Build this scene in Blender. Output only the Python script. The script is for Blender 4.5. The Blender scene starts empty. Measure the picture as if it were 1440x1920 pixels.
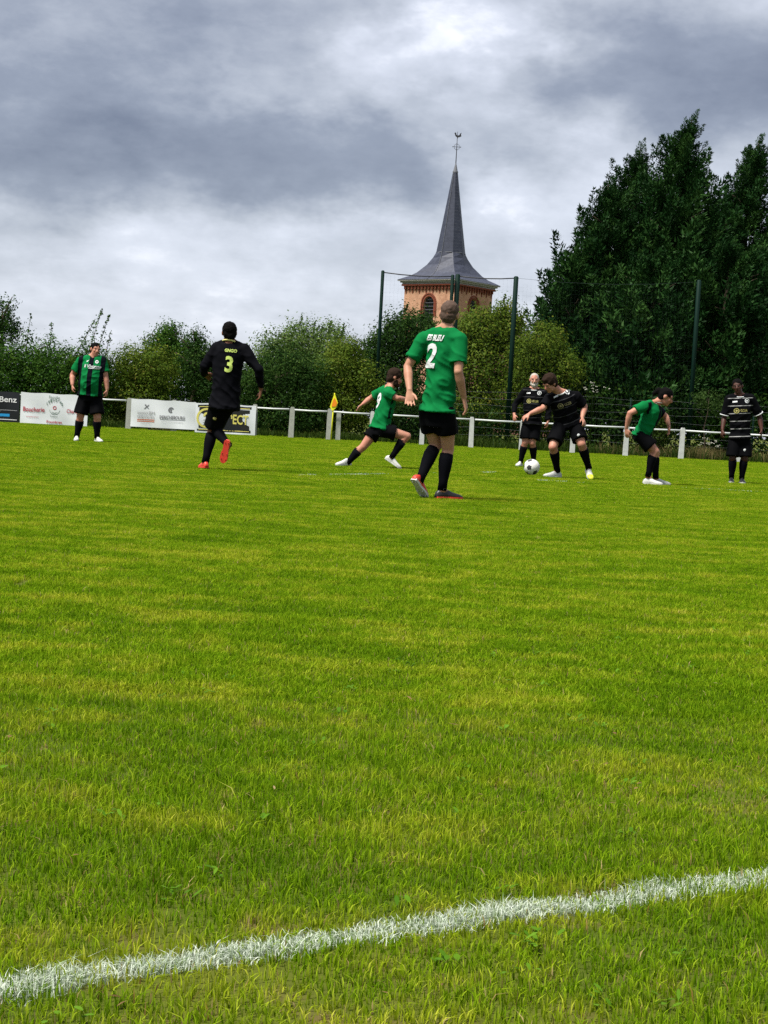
import bpy, bmesh, math, random
import numpy as np
from mathutils import Vector, Matrix, noise as mnoise
from mathutils.bvhtree import BVHTree

S = bpy.context.scene
COL = S.collection
R = math.radians
random.seed(7)
RNG = np.random.default_rng(11)

# ------------------------------------------------------------------ camera
F_PX, IW, IH = 2884.0, 1440.0, 1920.0
CAM_H, ROLL = 0.70, R(3.1)
PITCH = math.atan(176 * math.cos(ROLL) / F_PX)
FW = Vector((0, math.cos(PITCH), -math.sin(PITCH)))
U0 = Vector((0, math.sin(PITCH), math.cos(PITCH)))
R0 = Vector((1, 0, 0))
CR = R0 * math.cos(ROLL) + U0 * math.sin(ROLL)
CU = U0 * math.cos(ROLL) - R0 * math.sin(ROLL)
CAMP = Vector((0, 0, CAM_H))
cam_d = bpy.data.cameras.new('camera')
cam = bpy.data.objects.new('camera', cam_d)
COL.objects.link(cam)
cam.matrix_world = Matrix.Translation(CAMP) @ Matrix((CR, CU, -FW)).transposed().to_4x4()
cam_d.sensor_fit = 'HORIZONTAL'
cam_d.sensor_width = 36
cam_d.lens = 36 * F_PX / IW
cam_d.clip_start = 0.05
cam_d.clip_end = 5000
S.camera = cam
S.render.resolution_x, S.render.resolution_y = 768, 1024


def ray(px, py):
    return (FW * F_PX + CR * (px - IW / 2) - CU * (py - IH / 2)).normalized()


def W(px, py, dist):
    """point of the place seen at that photo position, standing dist metres down the pitch"""
    d = ray(px, py)
    return CAMP + d * (dist / d.y)


def G(px, py, z=0.0):
    d = ray(px, py)
    return CAMP + d * ((z - CAM_H) / d.z)


# ------------------------------------------------------------------ sky
SUN_EL, SUN_AZ = R(62), R(-125)      # azimuth from +Y, clockwise positive (to the left, a little behind)
world = bpy.data.worlds.new('World')
S.world = world
world.use_nodes = True
nt = world.node_tree
nt.nodes.clear()


class N:
    """small node-tree writing helper"""
    def __init__(self, tree):
        self.t = tree

    def node(self, kind, **kw):
        n = self.t.nodes.new(kind)
        for k, v in kw.items():
            setattr(n, k, v)
        return n

    def put(self, sock, v):
        if isinstance(v, bpy.types.NodeSocket):
            self.t.links.new(v, sock)
        elif v is not None:
            sock.default_value = v

    def math(self, op, a, b=None, c=None, clamp=False):
        n = self.node('ShaderNodeMath', operation=op)
        n.use_clamp = clamp
        for i, v in enumerate((a, b, c)):
            if v is not None:
                self.put(n.inputs[i], v)
        return n.outputs[0]

    def vmath(self, op, a, b=None):
        n = self.node('ShaderNodeVectorMath', operation=op)
        self.put(n.inputs[0], a)
        if b is not None:
            self.put(n.inputs[1], b)
        return n.outputs[0]

    def mix(self, fac, a, b, blend='MIX'):
        n = self.node('ShaderNodeMix', data_type='RGBA', blend_type=blend)
        self.put(n.inputs[0], fac)
        self.put(n.inputs[6], a)
        self.put(n.inputs[7], b)
        return n.outputs[2]

    def noise(self, vec, scale, detail=4, rough=0.55, out=0):
        n = self.node('ShaderNodeTexNoise')
        if vec is not None:
            self.put(n.inputs['Vector'], vec)
        n.inputs['Scale'].default_value = scale
        n.inputs['Detail'].default_value = detail
        n.inputs['Roughness'].default_value = rough
        return n.outputs[out]

    def ramp(self, fac, stops, interp='LINEAR'):
        n = self.node('ShaderNodeValToRGB')
        n.color_ramp.interpolation = interp
        el = n.color_ramp.elements
        while len(el) < len(stops):
            el.new(0.5)
        for e, (p, c) in zip(el, stops):
            e.position = p
            e.color = (*c, 1) if len(c) == 3 else c
        self.put(n.inputs[0], fac)
        return n.outputs[0]

    def step(self, v, lo, hi):
        n = self.node('ShaderNodeMapRange', interpolation_type='SMOOTHSTEP')
        self.put(n.inputs[0], v)
        n.inputs[1].default_value = lo
        n.inputs[2].default_value = hi
        return n.outputs[0]


n = N(nt)
tc = n.node('ShaderNodeTexCoord').outputs['Generated']
sep = n.node('ShaderNodeSeparateXYZ')
n.put(sep.inputs[0], tc)
wn = n.node('ShaderNodeTexNoise')
n.put(wn.inputs['Vector'], n.vmath('MULTIPLY', tc, (1, 1, 1.6)))
wn.inputs['Scale'].default_value = 9
wn.inputs['Detail'].default_value = 5
wn.inputs['Roughness'].default_value = 0.6
wsep = n.node('ShaderNodeSeparateXYZ')
n.put(wsep.inputs[0], wn.outputs['Color'])
az = n.math('ARCTAN2', sep.outputs[0], sep.outputs[1])
el = n.math('ARCSINE', sep.outputs[2])
az = n.math('ADD', az, n.math('MULTIPLY', n.math('SUBTRACT', wsep.outputs[0], 0.5), 0.24))
el = n.math('ADD', el, n.math('MULTIPLY', n.math('SUBTRACT', wsep.outputs[1], 0.5), 0.095))
# cloud layer seen in perspective: stretches towards the horizon
den = n.math('ADD', n.math('MAXIMUM', sep.outputs[2], 0.0), 0.16)
cv = n.node('ShaderNodeCombineXYZ')
n.put(cv.inputs[0], n.math('DIVIDE', sep.outputs[0], den))
n.put(cv.inputs[1], n.math('MULTIPLY', n.math('DIVIDE', sep.outputs[1], den), 1.0))
fb = n.noise(cv.outputs[0], 1.15, 7, 0.56)
fine = n.noise(n.vmath('MULTIPLY', tc, (1, 1, 1.9)), 16, 7, 0.58)
val = n.math('ADD', 0.60, n.math('MULTIPLY', n.math('SUBTRACT', fb, 0.5), 0.55))
val = n.math('ADD', val, n.math('MULTIPLY', n.math('SUBTRACT', fine, 0.5), 0.50))
edge_n = n.noise(n.vmath('MULTIPLY', tc, (1, 1, 2.2)), 8.5, 9, 0.62)
val = n.math('ADD', val, n.math('MULTIPLY', n.math('SUBTRACT', n.step(edge_n, 0.43, 0.60), 0.5), 0.09))
# the banks of cloud (px centre, half sizes in px, weight)
for (bx, by, sx, sy, wgt) in [
        (110, 120, 330, 150, -0.30), (1270, 130, 310, 110, -0.40), (640, 305, 400, 66, -0.36),
        (110, 350, 280, 80, -0.34), (520, 60, 140, 90, -0.12),
        (870, 50, 175, 80, 0.28), (700, 130, 150, 70, 0.10), (420, 160, 90, 60, 0.12),
        (500, 490, 900, 95, 0.08), (1080, 340, 150, 90, 0.2), (300, 620, 900, 110, 0.05),
        (-500, 200, 300, 150, -0.3), (1950, 300, 320, 150, -0.25)]:
    d0 = ray(bx, by)
    a0, e0 = math.atan2(d0.x, d0.y), math.asin(d0.z)
    qa = n.math('DIVIDE', n.math('SUBTRACT', az, a0), sx / F_PX)
    qe = n.math('DIVIDE', n.math('SUBTRACT', el, e0), sy / F_PX)
    q = n.math('ADD', n.math('MULTIPLY', qa, qa), n.math('MULTIPLY', qe, qe))
    g = n.math('POWER', 2.718, n.math('MULTIPLY', n.math('POWER', q, 1.5), -0.8))
    val = n.math('ADD', val, n.math('MULTIPLY', g, wgt))
cloud = n.ramp(val, [(0.0, (0.066, 0.075, 0.104)), (0.28, (0.117, 0.130, 0.163)), (0.52, (0.198, 0.212, 0.243)),
                     (0.76, (0.29, 0.305, 0.345)), (1.0, (0.50, 0.505, 0.53))])
sky = n.node('ShaderNodeTexSky', sky_type='NISHITA')
sky.sun_disc = False
sky.sun_elevation = SUN_EL
sky.sun_rotation = SUN_AZ
bg1 = n.node('ShaderNodeBackground')
n.put(bg1.inputs[0], sky.outputs[0])
bg1.inputs[1].default_value = 0.05
bg2 = n.node('ShaderNodeBackground')
n.put(bg2.inputs[0], cloud)
bg2.inputs[1].default_value = 0.45
mixs = n.node('ShaderNodeMixShader')
mixs.inputs[0].default_value = 0.93
nt.links.new(bg1.outputs[0], mixs.inputs[1])
nt.links.new(bg2.outputs[0], mixs.inputs[2])
wo = n.node('ShaderNodeOutputWorld')
nt.links.new(mixs.outputs[0], wo.inputs[0])

# ------------------------------------------------------------------ sun, exposure
sun_d = bpy.data.lights.new('sun', 'SUN')
sun_d.energy = 1.5
sun_d.angle = R(16)
sun_d.color = (1.0, 0.96, 0.88)
sun = bpy.data.objects.new('sun', sun_d)
COL.objects.link(sun)
sdir = Vector((math.sin(SUN_AZ) * math.cos(SUN_EL), math.cos(SUN_AZ) * math.cos(SUN_EL), math.sin(SUN_EL)))
sun.rotation_euler = sdir.to_track_quat('Z', 'Y').to_euler()
sun.location = sdir * 60
S.view_settings.view_transform = 'Standard'
S.view_settings.look = 'None'
S.view_settings.exposure = 2.5
S.view_settings.gamma = 1.0
S.view_settings.use_curve_mapping = False
S.cycles.max_bounces = 5
S.cycles.diffuse_bounces = 3
S.cycles.transmission_bounces = 3
S.cycles.use_denoising = False


# ------------------------------------------------------------------ helpers
def tag(o, label=None, cat=None, group=None, kind=None):
    if label:
        o['label'] = label
    if cat:
        o['category'] = cat
    if group:
        o['group'] = group
    if kind:
        o['kind'] = kind
    return o


def empty(name, loc):
    o = bpy.data.objects.new(name, None)
    o.location = loc
    o.empty_display_size = 0.2
    COL.objects.link(o)
    return o


def world_loc(o):
    v = Vector((0, 0, 0))
    while o is not None:
        v += o.location
        o = o.parent
    return v


def link(name, me, mat=None, parent=None, smooth=False):
    """one mesh object; mesh data is given in place coordinates and re-based on its parent"""
    o = bpy.data.objects.new(name, me)
    COL.objects.link(o)
    for m in (mat if isinstance(mat, (list, tuple)) else [mat]):
        if m is not None:
            me.materials.append(m)
    if parent is not None:
        me.transform(Matrix.Translation(-world_loc(parent)))
        o.parent = parent
    if smooth:
        me.polygons.foreach_set('use_smooth', [True] * len(me.polygons))
    return o


def np_mesh(name, V, F, attrs=None):
    """V (n,3), F (m,k) with k corners each"""
    me = bpy.data.meshes.new(name)
    V = np.ascontiguousarray(V, dtype=np.float32)
    F = np.ascontiguousarray(F, dtype=np.int32)
    m, k = F.shape
    me.vertices.add(len(V))
    me.vertices.foreach_set('co', V.ravel())
    me.loops.add(m * k)
    me.loops.foreach_set('vertex_index', F.ravel())
    me.polygons.add(m)
    me.polygons.foreach_set('loop_start', np.arange(0, m * k, k, dtype=np.int32))
    if attrs:
        for an, arr in attrs.items():
            a = me.attributes.new(an, 'FLOAT_COLOR', 'POINT')
            c = np.ones((len(V), 4), dtype=np.float32)
            c[:, :arr.shape[1]] = arr
            a.data.foreach_set('color', c.ravel())
    me.update(calc_edges=True)
    return me


class MB:
    """collects solid pieces, links them as one mesh"""
    def __init__(self):
        self.v, self.f = [], []

    def add(self, vs, fs):
        o = len(self.v)
        self.v += [tuple(x) for x in vs]
        self.f += [tuple(i + o for i in f) for f in fs]
        return self

    def box(self, c, s, rot=None):
        c = Vector(c)
        vs = []
        for z in (-.5, .5):
            for y in (-.5, .5):
                for x in (-.5, .5):
                    p = Vector((x * s[0], y * s[1], z * s[2]))
                    vs.append(c + (rot @ p if rot else p))
        return self.add(vs, [(0, 2, 3, 1), (4, 5, 7, 6), (0, 1, 5, 4), (2, 6, 7, 3), (0, 4, 6, 2), (1, 3, 7, 5)])

    def tube(self, pts, rads, seg=8, lat=None, cap=True, ry=None):
        """loft through pts; with lat given, sections are ellipses rx along lat, ry across"""
        pts = [Vector(p) for p in pts]
        k = len(pts)
        if not isinstance(rads, (list, tuple)):
            rads = [rads] * k
        if ry is None:
            ry = rads
        vs, fs = [], []
        prev = None
        for i, p in enumerate(pts):
            t = (pts[min(i + 1, k - 1)] - pts[max(i - 1, 0)])
            if t.length < 1e-9:
                t = Vector((0, 0, 1))
            t.normalize()
            if lat is not None:
                a = lat[i] if isinstance(lat, list) else lat
                a = a - t * a.dot(t)
            else:
                a = prev if prev is not None else (Vector((1, 0, 0)) if abs(t.x) < 0.8 else Vector((0, 1, 0)))
                a = a - t * a.dot(t)
            a.normalize()
            prev = a
            b = t.cross(a)
            for j in range(seg):
                an = 2 * math.pi * j / seg
                vs.append(p + a * (math.cos(an) * rads[i]) + b * (math.sin(an) * ry[i]))
        for i in range(k - 1):
            for j in range(seg):
                j2 = (j + 1) % seg
                fs.append((i * seg + j, i * seg + j2, (i + 1) * seg + j2, (i + 1) * seg + j))
        if cap:
            fs.append(tuple(range(seg - 1, -1, -1)))
            fs.append(tuple(range((k - 1) * seg, k * seg)))
        return self.add(vs, fs)

    def ball(self, c, r, X=Vector((1, 0, 0)), Y=Vector((0, 1, 0)), Z=Vector((0, 0, 1)), nu=14, nv=9):
        """ellipsoid with half axes r=(a,b,c) along X,Y,Z"""
        if not isinstance(r, (tuple, list)):
            r = (r, r, r)
        c = Vector(c)
        vs = [c - Z * r[2]]
        for i in range(1, nv):
            th = math.pi * i / nv
            for j in range(nu):
                ph = 2 * math.pi * j / nu
                vs.append(c + X * (r[0] * math.sin(th) * math.cos(ph)) + Y * (r[1] * math.sin(th) * math.sin(ph))
                          - Z * (r[2] * math.cos(th)))
        vs.append(c + Z * r[2])
        fs = []
        for j in range(nu):
            fs.append((0, 1 + (j + 1) % nu, 1 + j))
        for i in range(nv - 2):
            for j in range(nu):
                a = 1 + i * nu
                fs.append((a + j, a + (j + 1) % nu, a + nu + (j + 1) % nu, a + nu + j))
        last = len(vs) - 1
        a = 1 + (nv - 2) * nu
        for j in range(nu):
            fs.append((last, a + j, a + (j + 1) % nu))
        return self.add(vs, fs)

    def prism(self, poly, c, X, Y, depth):
        """polygon (2D) in plane X,Y at c, given thickness along X x Y"""
        Zv = X.cross(Y).normalized() * depth
        c = Vector(c)
        k = len(poly)
        vs = [c + X * p[0] + Y * p[1] for p in poly] + [c + X * p[0] + Y * p[1] + Zv for p in poly]
        fs = [tuple(range(k - 1, -1, -1)), tuple(range(k, 2 * k))]
        fs += [(j, (j + 1) % k, k + (j + 1) % k, k + j) for j in range(k)]
        return self.add(vs, fs)

    def mesh(self, name):
        me = bpy.data.meshes.new(name)
        me.from_pydata(self.v, [], self.f)
        me.update()
        return me

    def build(self, name, mat, parent=None, smooth=False):
        return link(name, self.mesh(name), mat, parent, smooth)


def remesh(mb, voxel, smooth=4, factor=0.5):
    """fuse overlapping solids into one continuous skin"""
    me = mb.mesh('tmp')
    o = bpy.data.objects.new('tmp', me)
    COL.objects.link(o)
    m = o.modifiers.new('r', 'REMESH')
    m.mode = 'VOXEL'
    m.voxel_size = voxel
    m.adaptivity = 0
    if smooth:
        s = o.modifiers.new('s', 'SMOOTH')
        s.iterations = smooth
        s.factor = factor
    dg = bpy.context.evaluated_depsgraph_get()
    out = bpy.data.meshes.new_from_object(o.evaluated_get(dg))
    bpy.data.objects.remove(o)
    bpy.data.meshes.remove(me)
    out.materials.clear()
    return out


def displace(me, fn):
    """push vertices along their normals by fn(co)"""
    k = len(me.vertices)
    co, no = np.empty(k * 3, np.float32), np.empty(k * 3, np.float32)
    me.vertices.foreach_get('co', co)
    me.vertex_normals.foreach_get('vector', no)
    co, no = co.reshape(-1, 3), no.reshape(-1, 3)
    d = np.array([fn(Vector(c)) for c in co.tolist()], dtype=np.float32)
    co = co + no * d[:, None]
    me.vertices.foreach_set('co', co.ravel())
    me.update()
    return co


_text_cache = {}


def text2d(txt, size=1.0, shear=0.0, weight=0.0, spacing=1.0):
    """flat triangulated lettering centred on its own box: verts (2D), faces, width, height"""
    key = (txt, shear, weight, spacing)
    if key not in _text_cache:
        c = bpy.data.curves.new('t', 'FONT')
        c.body = txt
        c.shear = shear
        c.offset = weight
        c.space_character = spacing
        c.resolution_u = 3
        o = bpy.data.objects.new('t', c)
        COL.objects.link(o)
        dg = bpy.context.evaluated_depsgraph_get()
        me = bpy.data.meshes.new_from_object(o.evaluated_get(dg))
        vs = [(v.co.x, v.co.y) for v in me.vertices]
        fs = [tuple(p.vertices) for p in me.polygons]
        bpy.data.objects.remove(o)
        bpy.data.curves.remove(c)
        bpy.data.meshes.remove(me)
        x0, x1 = min(v[0] for v in vs), max(v[0] for v in vs)
        y0, y1 = min(v[1] for v in vs), max(v[1] for v in vs)
        _text_cache[key] = ([((x - (x0 + x1) / 2) / (y1 - y0), (y - (y0 + y1) / 2) / (y1 - y0)) for x, y in vs], fs)
    vs, fs = _text_cache[key]
    return [(x * size, y * size) for x, y in vs], fs


# ------------------------------------------------------------------ materials
def new_mat(name):
    m = bpy.data.materials.new(name)
    m.use_nodes = True
    m.node_tree.nodes.clear()
    return m, N(m.node_tree)


def finish(m, h, shader):
    o = h.node('ShaderNodeOutputMaterial')
    m.node_tree.links.new(shader, o.inputs[0])
    return m


def principled(h, color, rough=0.6, spec=0.3, metal=0.0, bump=None, bdist=0.01, bstr=0.5, sheen=0.0):
    p = h.node('ShaderNodeBsdfPrincipled')
    h.put(p.inputs['Base Color'], color if isinstance(color, bpy.types.NodeSocket) else (*color[:3], 1))
    h.put(p.inputs['Roughness'], rough)
    p.inputs['Specular IOR Level'].default_value = spec
    p.inputs['Metallic'].default_value = metal
    if sheen:
        p.inputs['Sheen Weight'].default_value = sheen
    if bump is not None:
        b = h.node('ShaderNodeBump')
        b.inputs['Distance'].default_value = bdist
        b.inputs['Strength'].default_value = bstr
        h.put(b.inputs['Height'], bump)
        h.t.links.new(b.outputs[0], p.inputs['Normal'])
    return p.outputs[0]


def plain(name, color, rough=0.6, spec=0.3, metal=0.0, var=0.15, scale=8.0, bump=0.0, sheen=0.0):
    """flat colour with slight mottling and grain"""
    m, h = new_mat(name)
    oc = h.node('ShaderNodeTexCoord').outputs['Object']
    nz = h.noise(oc, scale, 5, 0.6)
    k = h.math('ADD', 1.0 - var, h.math('MULTIPLY', nz, 2 * var))
    col = h.mix(1.0, (*color, 1), k, 'MULTIPLY')
    bp = h.noise(oc, scale * 6, 3) if bump else None
    return finish(m, h, principled(h, col, rough, spec, metal, bp, bump or 0.01, 0.6, sheen))


def attr(h, name):
    a = h.node('ShaderNodeAttribute')
    a.attribute_name = name
    return a.outputs['Color']


def leaf_mat(name, stops, trans=0.36, rough=0.5, w=0.4):
    """foliage: colour from per-leaf attribute (r leaf, g clump), partly translucent"""
    m, h = new_mat(name)
    s = h.node('ShaderNodeSeparateColor')
    h.put(s.inputs[0], attr(h, 'leaf'))
    v = h.math('ADD', h.math('MULTIPLY', s.outputs[0], w), h.math('MULTIPLY', s.outputs[1], 1 - w))
    col = h.ramp(v, stops)
    p = principled(h, col, rough, 0.04)
    t = h.node('ShaderNodeBsdfTranslucent')
    h.put(t.inputs[0], col)
    mx = h.node('ShaderNodeMixShader')
    mx.inputs[0].default_value = trans
    h.t.links.new(p, mx.inputs[1])
    h.t.links.new(t.outputs[0], mx.inputs[2])
    return finish(m, h, mx.outputs[0])


def turf_colour(h):
    """real colour of the turf at a place: lush, yellowed, clover-dark and dead patches"""
    geo = h.node('ShaderNodeNewGeometry').outputs['Position']
    p1 = h.vmath('MULTIPLY', geo, (0.7, 0.95, 0.0))
    a = h.noise(p1, 1.0, 4, 0.6)
    b = h.noise(h.vmath('MULTIPLY', geo, (1.3, 2.6, 0.0)), 1.4, 4, 0.6)
    c = h.noise(h.vmath('MULTIPLY', geo, (1.0, 1.0, 0.0)), 9.0, 3, 0.6)
    return geo, a, b, c


def grass_mat():
    m, h = new_mat('grass_blades')
    geo, a, b, c = turf_colour(h)
    s = h.node('ShaderNodeSeparateColor')
    h.put(s.inputs[0], attr(h, 'leaf'))          # r random, g height along the blade, b dead flag
    lush = h.ramp(s.outputs[0], [(0.0, (0.0746, 0.1605, 0.0021)), (0.5, (0.1548, 0.2803, 0.0044)), (1.0, (0.2696, 0.3905, 0.0129))])
    yel = h.ramp(s.outputs[0], [(0.0, (0.2147, 0.2753, 0.0073)), (0.6, (0.3602, 0.4130, 0.0163)), (1.0, (0.5540, 0.5266, 0.0720))])
    dark = h.ramp(s.outputs[0], [(0.0, (0.0360, 0.1025, 0.0017)), (1.0, (0.1081, 0.2182, 0.0056))])
    mixv = h.math('ADD', h.math('ADD', h.math('MULTIPLY', a, 0.24), h.math('MULTIPLY', b, 0.46)), h.math('MULTIPLY', c, 0.30))
    col = h.mix(h.math('MULTIPLY', h.step(mixv, 0.47, 0.61), 0.85), lush, yel)
    col = h.mix(h.math('MULTIPLY', h.step(mixv, 0.50, 0.38), 0.6), col, dark)
    dead = h.ramp(s.outputs[0], [(0.0, (0.20, 0.12, 0.03)), (1.0, (0.46, 0.36, 0.16))])
    dm = h.math('MAXIMUM', s.outputs[2], h.math('MULTIPLY', h.step(c, 0.67, 0.76), h.step(s.outputs[0], 0.2, 0.5)))
    col = h.mix(dm, col, dead)
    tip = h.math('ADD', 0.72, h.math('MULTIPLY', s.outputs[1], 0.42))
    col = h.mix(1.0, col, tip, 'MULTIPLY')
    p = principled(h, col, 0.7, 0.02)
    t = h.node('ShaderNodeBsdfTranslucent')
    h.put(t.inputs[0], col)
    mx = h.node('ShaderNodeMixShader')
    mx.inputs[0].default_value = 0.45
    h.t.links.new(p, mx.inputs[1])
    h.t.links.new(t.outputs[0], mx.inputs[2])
    return finish(m, h, mx.outputs[0])


def ground_mat():
    m, h = new_mat('turf_soil')
    geo, a, b, c = turf_colour(h)
    col = h.mix(h.step(a, 0.4, 0.65), (0.045, 0.068, 0.005, 1), (0.075, 0.085, 0.010, 1))
    col = h.mix(h.step(c, 0.5, 0.75), col, (0.09, 0.065, 0.025, 1))
    return finish(m, h, principled(h, col, 0.9, 0.1, bump=c, bdist=0.02))


def painted_mat():
    m, h = new_mat('line_paint')
    s = h.node('ShaderNodeSeparateColor')
    h.put(s.inputs[0], attr(h, 'leaf'))
    col = h.ramp(s.outputs[0], [(0.0, (0.15, 0.24, 0.07)), (0.25, (0.36, 0.43, 0.31)), (1.0, (0.60, 0.64, 0.56))])
    p = principled(h, col, 0.7, 0.2)
    t = h.node('ShaderNodeBsdfTranslucent')
    h.put(t.inputs[0], col)
    mx = h.node('ShaderNodeMixShader')
    mx.inputs[0].default_value = 0.2
    h.t.links.new(p, mx.inputs[1])
    h.t.links.new(t.outputs[0], mx.inputs[2])
    return finish(m, h, mx.outputs[0])


M_GRASS, M_SOIL, M_PAINT = grass_mat(), ground_mat(), painted_mat()

# ------------------------------------------------------------------ ground
mb = MB()
xs = [-900, -300, -100, -40, 40, 100, 300, 900]
ys = [-60, -10, 20, 50, 120, 300, 700, 1500]
mb.v = [(x, y, 0) for y in ys for x in xs]
mb.f = [(j * 8 + i, j * 8 + i + 1, j * 8 + i + 9, j * 8 + i + 8) for j in range(7) for i in range(7)]
ground = mb.build('ground', M_SOIL)
tag(ground, 'flat soil and turf ground of the football pitch', 'ground', kind='structure')


# ------------------------------------------------------------------ turf
def blades(P, h, w, rng, dead=0.03, lean=0.75, rmin=0.0):
    """P (n,2|3) roots, h heights, w widths -> verts, tri faces, attribute: bent 3-triangle blades"""
    k = len(P)
    if P.shape[1] == 2:
        P = np.c_[P, np.zeros(k)]
    an = rng.uniform(0, 2 * np.pi, k)
    side = np.c_[np.cos(an), np.sin(an), np.zeros(k)]
    la = rng.uniform(0, 2 * np.pi, k)
    ll = np.abs(rng.normal(0, lean, k))
    ldir = np.c_[np.cos(la), np.sin(la), np.zeros(k)]
    up = np.array([0, 0, 1.0])
    h_ = h[:, None]
    w_ = w[:, None] * 0.5
    mid = P + up * h_ * 0.55 + ldir * (ll[:, None] * h_ * 0.28)
    tip = P + up * h_ * (1.0 - 0.25 * np.minimum(ll, 1.4))[:, None] + ldir * (ll[:, None] * h_ * 0.95)
    V = np.stack([P - side * w_, P + side * w_, mid - side * w_ * 0.8, mid + side * w_ * 0.8, tip], 1).reshape(-1, 3)
    b = np.arange(k)[:, None] * 5
    F = np.stack([b + [0, 1, 3], b + [0, 3, 2], b + [2, 3, 4]], 1).reshape(-1, 3)
    r = rng.uniform(rmin, 1, k)
    dd = (rng.uniform(0, 1, k) < dead).astype(float)
    A = np.zeros((k, 5, 3))
    A[:, :, 0] = r[:, None]
    A[:, :, 1] = np.array([0, 0, .55, .55, 1.0])
    A[:, :, 2] = dd[:, None]
    return V, F, A.reshape(-1, 3)


def vnoise(x, y, sc, seed=0):
    """smooth value noise on arrays"""
    r = np.random.default_rng(seed)
    T = r.uniform(0, 1, (64, 64))
    x, y = x * sc + 100.3, y * sc + 57.7
    i, j = np.floor(x).astype(int), np.floor(y).astype(int)
    fx, fy = x - i, y - j
    fx, fy = fx * fx * (3 - 2 * fx), fy * fy * (3 - 2 * fy)
    g = lambda a, b: T[a % 64, b % 64]
    return (g(i, j) * (1 - fx) + g(i + 1, j) * fx) * (1 - fy) + (g(i, j + 1) * (1 - fx) + g(i + 1, j + 1) * fx) * fy


# the near painted line: through three places on the ground
L0, L1, L2 = G(0, 1865), G(720, 1751), G(1440, 1652)
LC = np.polyfit([L0.x, L1.x, L2.x], [L0.y, L1.y, L2.y], 2)
LSL = (L2.y - L0.y) / (L2.x - L0.x)


def line_dist(x, y):
    xc = np.clip(x, -1.2, 1.3)
    yl = np.polyval(LC, xc) + (x - xc) * (2 * LC[0] * xc + LC[1])
    return (y - yl) / math.sqrt(1 + LSL * LSL)


D0, D1 = 1.35, 4.2
den_near = 36000
area = 0.25 * (D1 ** 2 - D0 ** 2) + 2.0 * (D1 - D0)
cnt = int(area * den_near)
yy = RNG.uniform(D0, D1, int(cnt * 2.2))
hw = 0.25 * yy + 1.0
keep = RNG.uniform(0, 1, len(yy)) < hw / (0.25 * D1 + 1.0)
yy, hw = yy[keep][:cnt], hw[keep][:cnt]
xx = RNG.uniform(-1, 1, len(yy)) * hw
# soften the far rim so it melts into the tiled turf
keep = RNG.uniform(0, 1, len(yy)) < np.clip((D1 - yy) / 0.5, 0, 1)
# thin bare spots
bare = vnoise(xx, yy, 5.0, 3) * 0.6 + vnoise(xx, yy, 13.0, 4) * 0.4
keep &= RNG.uniform(0, 1, len(yy)) < np.clip(1.9 - 1.55 * bare, 0.5, 1)
xx, yy = xx[keep], yy[keep]
hh = 0.016 * (0.25 + 0.8 * vnoise(xx, yy, 4.0, 5) + 0.75 * vnoise(xx, yy, 15.0, 6)) * RNG.uniform(0.5, 1.25, len(xx)) + 0.004
tall = RNG.uniform(0, 1, len(xx)) < 0.006
hh[tall] *= RNG.uniform(1.2, 1.7, tall.sum())
ww = RNG.uniform(0.0012, 0.0027, len(xx))
ld = line_dist(xx, yy)
edge = 0.031 + 0.030 * (vnoise(xx, yy, 16, 8) - 0.5) + 0.022 * (vnoise(xx, yy, 60, 9) - 0.5)
on = (np.abs(ld) < edge) & (RNG.uniform(0, 1, len(xx)) < 0.62)
V, F, A = blades(np.c_[xx, yy][~on], hh[~on], ww[~on], RNG, 0.022, 0.6)
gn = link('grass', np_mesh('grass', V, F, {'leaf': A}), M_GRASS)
tag(gn, 'short green mown grass in the foreground around the white line', 'grass', kind='stuff')
# painted blades, thicker and denser than the turf around them
tx = RNG.uniform(-1.6, 1.9, 36000)
tl = np.polyval(LC, np.clip(tx, -1.2, 1.3)) + (tx - np.clip(tx, -1.2, 1.3)) * (2 * LC[0] * np.clip(tx, -1.2, 1.3) + LC[1])
off = RNG.normal(0, 0.018, len(tx))
okk = np.abs(off) < 0.040 + 0.030 * (vnoise(tx, tl, 16, 8) - 0.5)
okk &= RNG.uniform(0, 1, len(tx)) < 0.15 + 1.2 * vnoise(tx, tl + off, 22, 12)
tx, ty = tx[okk], (tl + off * math.sqrt(1 + LSL * LSL))[okk]
px_, py_ = np.r_[xx[on], tx], np.r_[yy[on], ty]
ph = 0.0125 * (0.4 + 1.2 * vnoise(px_, py_, 9, 10)) * RNG.uniform(0.45, 1.2, len(px_)) + 0.003
tall = RNG.uniform(0, 1, len(px_)) < 0.006
ph[tall] *= 1.6
V, F, A = blades(np.c_[px_, py_], ph, RNG.uniform(0.0009, 0.0022, len(px_)), RNG, 0.0, 1.0)
ln = link('painted_line', np_mesh('painted_line', V, F, {'leaf': A}), M_PAINT)
tag(ln, 'broad white line painted on the near grass, crossing the foreground', 'pitch line', kind='structure')

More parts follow.
